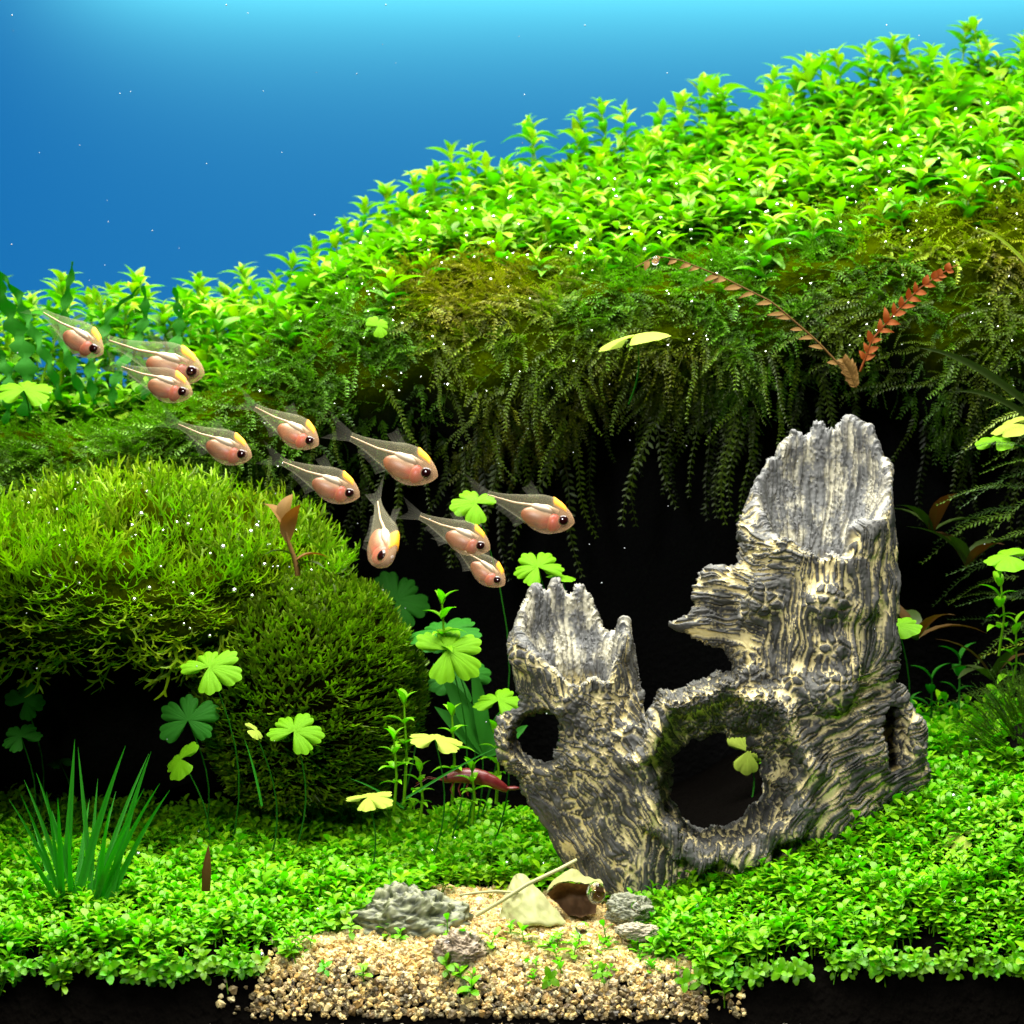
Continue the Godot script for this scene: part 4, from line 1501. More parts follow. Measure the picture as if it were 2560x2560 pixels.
func clover_leaves() -> void:
	lobe_meshes = [lobed(1, 5, 0.5), lobed(2, 5, 0.42), lobed(3, 4, 0.5), lobed(4, 3, 0.55), lobed(5, 5, 0.6)]
	var f := Vector3(0, 0.55, 1)
	clover(522, 1668, 0.005, 165, Vector3(-0.15, 1.0, 0.9), 0.3, M.clover_leaf, 0, ground_at(560, 2000, -0.02), "large bright lobed leaf in front of the dark hollow, topmost of three in a column")
	clover(470, 1800, -0.02, 150, Vector3(0.1, 0.4, 1), 1.2, M.clover_deep, 1, ground_at(500, 2000, -0.04), "dimmer five lobed leaf below the large bright leaf")
	clover(452, 1898, -0.012, 110, Vector3(-0.6, 0.7, 0.6), 2.2, M.clover_leaf, 3, ground_at(520, 2000, -0.02), "half folded lobed leaf, lowest of the three in a column")
	clover(735, 1828, 0.0, 142, Vector3(0.1, 0.9, 0.9), 0.9, M.clover_leaf, 0, ground_at(720, 2000, -0.01), "bright lobed leaf in front of the moss ball")
	clover(637, 1826, 0.0, 60, Vector3(0.7, 0.8, 0.3), 0.4, M.clover_pale, 3, ground_at(670, 2000, -0.01), "small tilted leaf left of the bright one by the moss ball")
	clover(62, 1755, -0.06, 105, Vector3(0.2, 0.4, 1), 0.7, M.clover_deep, 2, ground_at(80, 2000, -0.06), "dark lobed leaf at the far left, upper of two")
	clover(52, 1842, -0.03, 105, Vector3(-0.1, 1.0, 0.8), 2.0, M.clover_deep, 0, ground_at(60, 2000, -0.04), "dark lobed leaf at the far left, lower of two")
	clover(150, 1905, -0.08, 60, Vector3(0, 1.0, 0.4), 2.0, M.clover_deep, 4, ground_at(170, 2000, -0.09), "very dim small leaf behind the grass tuft")
	clover(1190, 1258, -0.06, 125, Vector3(0.1, 0.75, 0.8), 2.5, M.clover_leaf, 2, ground_at(1190, 1900, -0.09), "bright lobed leaf behind the tail of the foremost fish")
	clover(1345, 1418, -0.05, 130, Vector3(0.0, 0.85, 0.8), 1.9, M.clover_leaf, 0, ground_at(1330, 1900, -0.08), "bright lobed leaf hovering above the left hollow trunk")
	clover(1405, 1440, -0.055, 80, Vector3(0.1, 1, 0.15), 0.2, M.clover_leaf, 3, ground_at(1350, 1900, -0.085), "narrow edge on leaf just right above the left hollow trunk")
	clover(1118, 1625, -0.03, 185, Vector3(0.1, 0.7, 0.9), 0.2, M.clover_leaf, 0, ground_at(1110, 1950, -0.04), "biggest lobed leaf, between moss ball and driftwood")
	clover(1110, 1580, -0.05, 170, Vector3(-0.1, 0.9, 0.5), 1.7, M.clover_deep, 4, ground_at(1150, 1950, -0.06), "deep green leaf behind the biggest lobed leaf")
	clover(1245, 1752, -0.03, 135, Vector3(0.0, 1, 0.55), 1.0, M.clover_leaf, 0, ground_at(1215, 1950, -0.04), "bright leaf left of the driftwood's left hole")
	clover(1150, 1690, -0.07, 160, Vector3(0.2, 0.6, 0.6), 2.6, M.clover_deep, 4, ground_at(1180, 1950, -0.08), "dark green leaf in the gap between moss ball and driftwood")
	clover(1088, 1848, 0.0, 130, Vector3(0.15, 1, 0.30), 1.3, M.clover_pale, 4, ground_at(1060, 1950, -0.005), "pale leaf seen nearly edge on below the moss ball's right flank")
	clover(920, 1993, 0.02, 130, Vector3(-0.1, 1, 0.28), 0.3, M.clover_pale, 0, ground_at(905, 2050, 0.02), "pale flat leaf lying on the carpet in front of the moss ball")
	clover(1590, 838, -0.055, 190, Vector3(-0.22, 1, 0.16), 0.5, M.clover_pale, 3, P(1572, 1010, -0.09), "pale leaf held flat on a straight stalk in front of the brown moss")
	clover(2245, 1565, -0.02, 120, Vector3(-0.35, 1, 0.45), 0.6, M.clover_leaf, 3, ground_at(2230, 1950, -0.06), "bright leaf right of the tall hollow trunk")
	clover(1868, 1878, -0.09, 110, Vector3(0.3, 0.3, 1), 0.6, M.clover_pale, 3, ground_at(1880, 1950, -0.09), "pale leaf glimpsed through the big round hole")
	clover(2490, 1102, -0.06, 95, Vector3(-0.2, 1, 0.5), 0.6, M.clover_leaf, 3, P(2580, 1120, -0.08), "small green leaf at the right edge under the moss")
	clover(2530, 1060, -0.065, 120, Vector3(-0.4, 1, 0.35), 2.6, M.clover_pale, 3, P(2600, 1090, -0.08), "withered pale leaf at the right edge under the moss")
	clover(2520, 1390, -0.03, 130, Vector3(-0.2, 1, 0.4), 2.6, M.clover_leaf, 3, P(2600, 1440, -0.05), "green leaf reaching in from the right edge beside the tall trunk")
	clover(2400, 2085, 0.035, 120, Vector3(-0.3, 0.9, 0.35), 2.2, M.clover_pale, 2, ground_at(2420, 2100, 0.035), "pale leaf standing over the right carpet")
	clover(945, 815, -0.09, 60, Vector3(0.2, 0.5, 1), 0.5, M.clover_leaf, 3, P(950, 860, -0.11), "small bright leaf stuck in the moss under the stem plants")
	clover(990, 1500, -0.15, 150, Vector3(0.1, 0.3, 1), 0.4, M.clover_deep, 4, ground_at(1000, 1950, -0.15), "very dark leaf in the shade right above the moss ball")
	clover(60, 975, -0.10, 130, Vector3(0.1, 1, 0.7), 1.4, M.clover_leaf, 4, P(60, 1100, -0.13), "rounded green leaf at the far left under the stem plants")
	clover(2080, 1990, -0.06, 130, Vector3(0.1, 1, 0.4), 1.4, M.clover_leaf, 4, ground_at(2080, 2050, -0.07), "leaf behind the right foot of the driftwood")


# ------------------------------------------------------------------ the grass tuft
func blade(a: Vector3, b: Vector3, width: float, bow: Vector3) -> ArrayMesh:
	var mb := MB.new()
	var n := 10
	var dir := (b - a).normalized()
	var side := dir.cross(Vector3(0.15, 0, 1)).normalized()
	for k in n + 1:
		var t := float(k) / n
		var p := a.lerp(b, t) + bow * sin(PI * t * 0.6)
		var w := width * 0.5 * pow(1.0 - t, 0.7) * (0.7 + 0.3 * sin(PI * t)) + 0.00005
		mb.add(p - side * w)
		mb.add(p + Vector3(0, 0, -w * 0.5), Color(0.8, 0.8, 0.8))
		mb.add(p + side * w)
	mb.grid(n + 1, 3, 0)
	return mb.mesh()


func grass() -> void:
	var z := 0.045
	var base := ground_at(195, 2300, z)
	base.y = P(195, 2310, z).y
	var o := thing("grass_tuft", "tuft of dark green pointed grass blades standing in the left carpet", "grass tuft", base)
	var tips := [[0, 2010, 0.05], [35, 1998, 0.06], [42, 1962, 0.04], [78, 1945, 0.05], [108, 1992, 0.06], [142, 2008, 0.07], [186, 1860, 0.045], [194, 1880, 0.04], [330, 1877, 0.05], [393, 1897, 0.035], [402, 1892, 0.05], [384, 1985, 0.06], [428, 1972, 0.06], [455, 1988, 0.05], [18, 2105, 0.07], [120, 2040, 0.03], [172, 2075, 0.07], [290, 2030, 0.07], [350, 2060, 0.07], [300, 1990, 0.03], [60, 2060, 0.03], [225, 2010, 0.03], [250, 1960, 0.04]]
	var k := 0
	for t in tips:
		var tip := P(t[0], t[1], t[2])
		var foot := Vector3(rr(-0.006, 0.006) + (tip.x - base.x) * 0.18, rr(-0.003, 0.002), rr(-0.004, 0.004))
		var m := blade(foot, tip - base, rr(0.0022, 0.0034) if k not in [6, 8, 10] else 0.0040, Vector3((tip.x - base.x) * -0.12, 0.002, 0))
		part("blade", m, M.grass_leaf, o)
		k += 1


# ------------------------------------------------------------------ stones, dead leaves, shrimp, feathery stems
func stone(called: String, label: String, at: Vector3, r: Vector3, sdn: int, c1: Color, c2: Color) -> void:
	var n := noise(1.5, sdn, FastNoiseLite.TYPE_SIMPLEX_SMOOTH, 4)
	var n2 := noise(3.0, sdn + 5, FastNoiseLite.TYPE_SIMPLEX_SMOOTH, 3)
	var ce := noise(1.2, sdn + 9, FastNoiseLite.TYPE_CELLULAR)
	ce.cellular_return_type = FastNoiseLite.RETURN_CELL_VALUE
	var mb := MB.new()
	mb.ellipsoid(Vector3.ZERO, Vector3.ONE, 90, 130)
	for k in mb.v.size():
		var q := mb.v[k]
		var lay := q + Vector3(0, q.x * 0.5, 0)
		var a := n.get_noise_3d(q.x, q.y, q.z)
		var rid := 1.0 - absf(n2.get_noise_3d(lay.x * 0.55, lay.y * 1.6, lay.z * 0.6)) * 2.0
		var m := 1.0 + a * 0.32 + ce.get_noise_3d(q.x, q.y, q.z) * 0.07 + 0.09 * rid + 0.05 * n2.get_noise_3d(q.x * 4.0, q.y * 4.0, q.z * 4.0)
		mb.v[k] = q * r * m
		var f := clampf(rid * 0.7 + n2.get_noise_3d(q.x * 2.0, q.y * 2.0, q.z * 2.0) * 0.9, 0.0, 1.0)
		mb.c[k] = c1.lerp(c2, f)
	var o := part(called, mb.mesh(), M.pebble, self)
	o.position = at
	tag(o, label, "stone")


func patch(rows: Array, sdn: int, c1: Color, c2: Color) -> ArrayMesh:   # a withered sheet through rows of [u, v, z]
	var n := noise(180.0, sdn, FastNoiseLite.TYPE_SIMPLEX_SMOOTH, 3)
	var lines := []
	for row in rows:
		var cv := Curve3D.new()
		for q in row:
			cv.add_point(P(q[0], q[1], q[2]))
		smooth_curve(cv)
		lines.append(cv)
	var mb := MB.new()
	var nu := 34
	var nv := 30
	for k in nu:
		var cv := Curve3D.new()
		for l in lines:
			cv.add_point(l.sample_baked(l.get_baked_length() * k / (nu - 1.0)))
		smooth_curve(cv)
		for r in nv:
			var p := cv.sample_baked(cv.get_baked_length() * r / (nv - 1.0))
			var vein := absf(sin((k - (nu - 1) * 0.5) * 0.55 + r * 0.3 * signf(k - nu * 0.5)))
			p.z += n.get_noise_3d(p.x, p.y, 0.0) * 0.0016 + 0.0003 * vein
			p.y += n.get_noise_3d(p.x, p.y, 9.0) * 0.0008
			var f := clampf(0.5 + n.get_noise_3d(p.x * 2.0, p.y * 2.0, 5.0) * 1.2, 0.0, 1.0)
			mb.add(p, c1.lerp(c2, f))
	mb.grid(nu, nv, 0)
	return mb.mesh()


func smooth_curve(cv: Curve3D) -> void:
	cv.bake_interval = 0.0005
	for k in range(1, cv.point_count - 1):
		var t := (cv.get_point_position(k + 1) - cv.get_point_position(k - 1)) * 0.18
		cv.set_point_in(k, -t)
		cv.set_point_out(k, t)


func serrate(called: String, label: String, pts2: Array, z: float, tooth: float, m: Material, both: bool) -> void:   # a leaf with saw teeth along its midrib
	var base := P(pts2[0][0], pts2[0][1], z)
	var o := thing(called, label, "leaf plant", base)
	var cv := Curve3D.new()
	for q in pts2:
		cv.add_point(P(q[0], q[1], z + (q[2] if q.size() > 2 else 0.0)) - base)
	for k in range(1, pts2.size() - 1):
		var tan3 := (cv.get_point_position(k + 1) - cv.get_point_position(k - 1)) * 0.2
		cv.set_point_in(k, -tan3)
		cv.set_point_out(k, tan3)
	var l := cv.get_baked_length()
	var mid := MB.new()
	var pts := PackedVector3Array()
	var rad := PackedFloat32Array()
	for k in 25:
		pts.append(cv.sample_baked(l * k / 24.0))
		rad.append(0.00055 - 0.0003 * k / 24.0)
	mid.tube(pts, rad, 6, Color(0.7, 0.7, 0.7))
	part("midrib", mid.mesh(), m, o)
	var n := 14 if both else 17
	for k in range(1, n):
		var t := (float(k) + rr(-0.3, 0.3)) / n
		var p := cv.sample_baked(l * t)
		var dir := (cv.sample_baked(minf(l * t + 0.002, l)) - cv.sample_baked(l * t - 0.002)).normalized()
		for s in ([-1.0, 1.0] if both else [-1.0]):
			var lf := lance(tooth * (1.0 - 0.8 * absf(t - 0.4)) * rr(0.85, 1.15), tooth * (0.36 if both else 0.26) * rr(0.8, 1.2), rr(0.0, 0.4), 0.2)
			var out: Vector3 = dir.cross(Vector3(0, 0, 1)) * s
			var d: Vector3 = (dir * rr(0.7, 1.1) + out * 0.75 + Vector3(0, 0, 0.25)).normalized()
			var b := basis_to(d, Vector3(0.1, 0.5, 1))
			var q := part("leaflet", lf.mesh(), m, o)
			q.transform = Transform3D(b, p)


func small_things() -> void:
	stone("grey_stone", "large pitted grey stone on the gravel left of the dead leaves", P(1027, 2330, 0.060) , Vector3(0.0205, 0.0150, 0.013), 5, Color(0.030, 0.038, 0.016), Color(0.25, 0.27, 0.14))
	stone("small_stone", "small smooth brownish stone in the middle of the gravel with a bubble", P(1150, 2378, 0.082), Vector3(0.0082, 0.0066, 0.007), 15, Color(0.13, 0.10, 0.06), Color(0.36, 0.28, 0.17))
	stone("half_buried_stone", "grey stone half hidden at the foot of the driftwood", P(1572, 2275, 0.052), Vector3(0.0080, 0.0055, 0.006), 25, Color(0.08, 0.09, 0.055), Color(0.26, 0.27, 0.17))
	stone("flat_stone", "flat greyish stone near the right carpet's edge on the gravel", P(1590, 2330, 0.068), Vector3(0.0070, 0.0030, 0.005), 35, Color(0.16, 0.15, 0.10), Color(0.40, 0.34, 0.22))
	# dead leaves
	var dry := mat("dry_leaf", lin(0.36, 0.36, 0.17), 0.7, 0.35)
	dry.vertex_color_use_as_albedo = true
	dry.backlight_enabled = true
	dry.backlight = Color(0.4, 0.38, 0.25)
	var dry2 := mat("dry_leaf_dark", Color(1, 1, 1), 0.7, 0.3)
	dry2.vertex_color_use_as_albedo = true
	var l1 := part("dead_leaf", patch([[[1284, 2192, 0.046], [1300, 2180, 0.046], [1322, 2196, 0.046]], [[1262, 2240, 0.050], [1310, 2235, 0.056], [1362, 2240, 0.050]], [[1248, 2300, 0.054], [1320, 2300, 0.066], [1412, 2302, 0.056]], [[1250, 2318, 0.056], [1325, 2316, 0.066], [1410, 2314, 0.058]]], 3, Color(1, 1, 1), Color(0.72, 0.78, 0.6)), dry, self)
	tag(l1, "pale three cornered dead leaf lying on the gravel right of the grey stone", "dead leaf")
	var l2 := thing("dead_leaf", "hollow dead leaf with a dark brown inside at the driftwood's left foot", "dead leaf", Vector3.ZERO)
	part("outer_side", patch([[[1366, 2232, 0.047], [1400, 2206, 0.050], [1440, 2206, 0.052], [1508, 2212, 0.048]], [[1380, 2205, 0.040], [1425, 2172, 0.040], [1462, 2190, 0.040], [1500, 2200, 0.040]], [[1390, 2220, 0.030], [1430, 2190, 0.030], [1462, 2200, 0.030], [1495, 2215, 0.030]]], 5, Color(0.72, 0.76, 0.55), Color(0.9, 0.9, 0.75)), dry, l2)
	part("inner_side", patch([[[1367, 2234, 0.0465], [1400, 2209, 0.0495], [1440, 2209, 0.0515], [1507, 2215, 0.0475]], [[1385, 2252, 0.036], [1420, 2240, 0.034], [1455, 2240, 0.034], [1495, 2245, 0.036]], [[1420, 2285, 0.046], [1440, 2292, 0.048], [1460, 2292, 0.048], [1490, 2280, 0.046]]], 7, Color(0.10, 0.055, 0.025), Color(0.16, 0.09, 0.04)), dry2, l2)
	var tb := MB.new()
	var tw := PackedVector3Array()
	for q in [[1190, 2290, 0.06], [1250, 2255, 0.06], [1320, 2210, 0.062], [1400, 2172, 0.055], [1440, 2150, 0.045]]:
		tw.append(P(q[0], q[1], q[2]))
	tb.tube(tw, PackedFloat32Array([0.0007, 0.0007, 0.0007, 0.0007, 0.0006]), 6)
	tag(part("dry_stalk", tb.mesh(), dry, self), "thin dry stalk lying across the pale dead leaf", "stalk")
	var tb2 := MB.new()
	tw = PackedVector3Array()
	for q in [[1150, 2268, 0.055], [1190, 2262, 0.055], [1240, 2258, 0.056], [1300, 2262, 0.055]]:
		tw.append(P(q[0], q[1] - 30.0, q[2]))
	tb2.tube(tw, PackedFloat32Array([0.0004, 0.0005, 0.0005, 0.0004]), 6)
	tag(part("dry_stalk", tb2.mesh(), dry, self), "short dry stalk between the grey stone and the dead leaves", "stalk")
	# a dark pointed bud
	var bd := MB.new()
	bd.tube(PackedVector3Array([Vector3(0, -0.004, 0), Vector3(0.0002, 0.003, 0), Vector3(0.0006, 0.008, 0), Vector3(0.0009, 0.013, 0)]), PackedFloat32Array([0.0016, 0.0018, 0.0012, 0.0001]), 10, Color(0.6, 0.55, 0.45))
	var bo := part("brown_shoot", bd.mesh(), M.brown_leaf, self)
	bo.position = P(515, 2200, 0.05)
	tag(bo, "brown pointed shoot sticking up from the left carpet", "shoot")
	shrimp()
	# feathery stems in front of the moss at the right
	serrate("drooping_feather_leaf", "long brownish saw toothed leaf arching left over the moss with a bubble at its tip", [[2120, 935], [2040, 850], [1930, 755], [1800, 690], [1700, 650, 0.005], [1640, 640, 0.01], [1590, 668, 0.012]], -0.05, 0.0085, M.brown_leaf, false)
	serrate("red_feather_leaf", "short rust red saw toothed leaf standing up in the moss at the right", [[2150, 930], [2180, 850], [2240, 780], [2300, 720], [2360, 680], [2395, 662]], -0.055, 0.0070, M.red_leaf, true)
	serrate("brown_sprout", "small brownish sprout where the two saw toothed leaves meet", [[2140, 970], [2125, 930], [2108, 900]], -0.05, 0.006, M.brown_leaf, true)
	# brown young plant at the mound's right shoulder
	var bp := thing("brown_sprig", "brown young plant with dark leaves on the right shoulder of the moss mound", "plant", P(745, 1440, -0.03))
	var sb := MB.new()
	sb.tube(PackedVector3Array([Vector3(0, 0, 0), Vector3(-0.001, 0.006, 0), Vector3(-0.004, 0.014, 0), Vector3(-0.006, 0.022, 0)]), PackedFloat32Array([0.0012, 0.0011, 0.0008, 0.0005]), 6)
	part("stem", sb.mesh(), M.brown_leaf, bp)
	var bl := lance(0.019, 0.0075, 0.35, 0.25).mesh()
	for q in [[-0.004, 0.014, -0.9, 1.3, 1.0], [-0.005, 0.019, 2.4, 0.9, 1.0], [-0.006, 0.022, 1.2, 1.2, 0.8], [-0.001, 0.006, 0.3, 0.35, 0.8], [-0.002, 0.008, 3.4, 0.3, 0.7], [0.0, 0.004, -0.4, 0.2, 0.7]]:
		var lf := part("leaf", bl, M.brown_leaf if q[4] > 0.75 else M.dim_leaf, bp)
		lf.transform = Transform3D(Basis(Vector3.UP, q[2]) * Basis(Vector3(0, 0, 1), q[3]).scaled(Vector3.ONE * q[4]), Vector3(q[0], q[1], 0))
	# small upright whorled plants between the mound and the driftwood
	var sprouts := ["tallest whorled plant, its tip rising right of the moss ball", "whorled plant hugging the right flank of the moss ball", "whorled plant behind the red shrimp", "whorled plant before the moss ball's lower right edge", "whorled plant right beside the driftwood's left hole", "short whorled plant low in front of the moss ball", "short whorled plant just below the red shrimp"]
	for q in [[1105, 1510, -0.035, 0.9, 1700], [1010, 1760, -0.02, 0.9, 2010], [1130, 1790, -0.015, 0.8, 2010], [985, 1850, 0.0, 0.8, 2030], [1240, 1840, -0.03, 0.8, 2010], [1050, 1930, 0.0, 0.7, 2060], [1180, 1930, 0.0, 0.75, 2060]]:
		var o := thing("whorled_plant", sprouts.pop_front(), "plant", P(q[0], q[4], q[2]), "little whorled plants by the driftwood")
		var top := P(q[0], q[1], q[2]) - o.position
		var s2 := MB.new()
		s2.tube(PackedVector3Array([Vector3.ZERO, top * 0.5 + Vector3(0.001, 0, 0), top]), PackedFloat32Array([0.0007, 0.0006, 0.0004]), 5)
		part("stem", s2.mesh(), M.clover_leaf, o)
		var lm := lance(0.012 * q[3], 0.0042 * q[3], 0.3, 0.35).mesh()
		for k in 4:
			for j in 3:
				var lf := part("leaf", lm, M.clover_leaf if rng.randf() < 0.7 else M.carpet_leaf, o)
				lf.transform = Transform3D(Basis(Vector3.UP, TAU * j / 3.0 + k * 1.0 + rr(-0.3, 0.3)) * Basis(Vector3(0, 0, 1), [1.0, 0.6, 0.35, 0.15][k] + rr(-0.15, 0.15)).scaled(Vector3.ONE * rr(0.7, 1.1)), top * (1.0 - 0.2 * k))
	# broad dark blades behind them
	var broad := thing("broad_leaved_plant", "dark green plant with broad long leaves between moss ball and driftwood", "water plant", P(1215, 1890, -0.055))
	for q in [[1095, 1650, 0.0085], [1075, 1745, 0.0075], [1300, 1720, 0.0080], [1330, 1800, 0.0065], [1180, 1620, 0.006]]:
		var e := P(q[0], q[1], -0.055) - broad.position
		var lf := part("leaf", lance(e.length(), q[2], 0.12, 0.25).mesh(), M.clover_deep, broad)
		lf.basis = basis_to(e, Vector3(0.2, 0.6, 1))
	# thin trailing blades in the shade
	for q in [[605, 1868, 655, 1985, 0.02, "thin straight green blade leaning in front of the dark hollow"], [870, 1965, 1010, 1990, 0.0, "thin arching blade over the carpet under the moss ball"], [1250, 1880, 1015, 1965, 0.01, "long thin stalk slanting up to the driftwood across the shrimp"]]:
		var a := P(q[2], q[3] + 30.0, q[4])
		var m := blade(Vector3.ZERO, P(q[0], q[1], q[4]) - a, 0.0011, Vector3(0.001, 0.003, 0))
		var o := part("thin_blade", m, M.grass_leaf, self)
		o.position = a
		tag(o, q[5], "grass blade")
	# curly dark leaves at the far left
	var wavy := [[20, 690, 60, 1040], [40, 640, 130, 1000], [170, 655, 190, 1010], [285, 690, 235, 1010], [350, 715, 300, 1020], [450, 720, 380, 1000], [-30, 780, 20, 1060]]
	var names := ["broad dark wavy leaf at the very left edge", "beaded dark frond curling up against the blue", "upright dark wavy frond next to the beaded one", "dark wavy frond bending right at its tip", "dark wavy frond behind the pair of fish", "dark frond with its tip level with the first stem plants", "low dark frond cut by the left edge"]
	for k in wavy.size():
		var q: Array = wavy[k]
		var z := -0.125 - 0.008 * (k % 3)
		var a := P(q[2], q[3], z)
		var mb := MB.new()
		for r in 25:
			var t := r / 24.0
			var p := Vector3.ZERO.lerp(P(q[0], q[1], z) - a, t) + Vector3(0.004 * sin(t * 5.0 + k), 0, 0.003 * sin(t * 7.0))
			if t > 0.75 and k in [1, 3]:
				p += Vector3(0.03 * (t - 0.75) * (1.0 if k == 3 else -1.0), -0.02 * (t - 0.75), 0)
			var w := (0.0030 if k != 0 else 0.0052) * (0.75 + 0.45 * sin(t * 42.0 + k)) * pow(sin(PI * clampf(t * 0.9 + 0.08, 0, 1)), 0.5)
			for s in [-1.0, 0.0, 1.0]:
				mb.add(p + Vector3(s * w, 0, 0.0016 * absf(s) * sin(t * 40.0)), Color(1, 1, 1))
		mb.grid(25, 3, 0)
		var o := part("wavy_frond", mb.mesh(), M.clover_deep, self)
		o.position = a
		tag(o, names[k], "water plant")


func shrimp() -> void:
	var o := thing("red_shrimp", "dark red shrimp half hidden in the leaves left of the driftwood", "shrimp", P(1190, 1950, -0.012))
	var m := mat("shrimp_shell", lin(0.11, 0.005, 0.005), 0.4, 0.5)
	m.vertex_color_use_as_albedo = true
	var mb := MB.new()
	var pts := PackedVector3Array()
	var rad := PackedFloat32Array()
	for k in 25:
		var t := k / 24.0
		pts.append(Vector3(lerpf(-0.0135, 0.0125, t), 0.0025 * sin(PI * t) - 0.004 * t * t, 0))
		rad.append(0.0032 * pow(sin(PI * clampf(t * 0.88 + 0.06, 0, 1)), 0.6) * (0.93 + 0.07 * absf(sin(t * 22.0))))
	mb.tube(pts, rad, 12)
	part("body", mb.mesh(), m, o)
	var tf := MB.new()
	tf.ellipsoid(Vector3(0.0145, -0.0032, 0), Vector3(0.003, 0.0008, 0.0022), 6, 10)
	part("tail_fan", tf.mesh(), m, o)
	for s in [-1.0, 1.0]:
		var e := MB.new()
		e.ellipsoid(Vector3(-0.0118, 0.0016, 0.0014 * s), Vector3.ONE * 0.0006, 6, 8, Color(0.05, 0.05, 0.05))
		part("eye", e.mesh(), m, o)
		var an := MB.new()
		an.tube(PackedVector3Array([Vector3(-0.013, 0, 0.001 * s), Vector3(-0.019, 0.001, 0.003 * s), Vector3(-0.024, -0.002, 0.005 * s)]), PackedFloat32Array([0.0002, 0.00015, 0.0001]), 4)
		part("antenna", an.mesh(), m, o)
		for k in 4:
			var lg := MB.new()
			var x := -0.009 + 0.003 * k
			lg.tube(PackedVector3Array([Vector3(x, -0.001, 0.001 * s), Vector3(x - 0.001, -0.0035, 0.003 * s), Vector3(x, -0.006, 0.0035 * s)]), PackedFloat32Array([0.0003, 0.00025, 0.00015]), 4)
			part("leg", lg.mesh(), m, o)


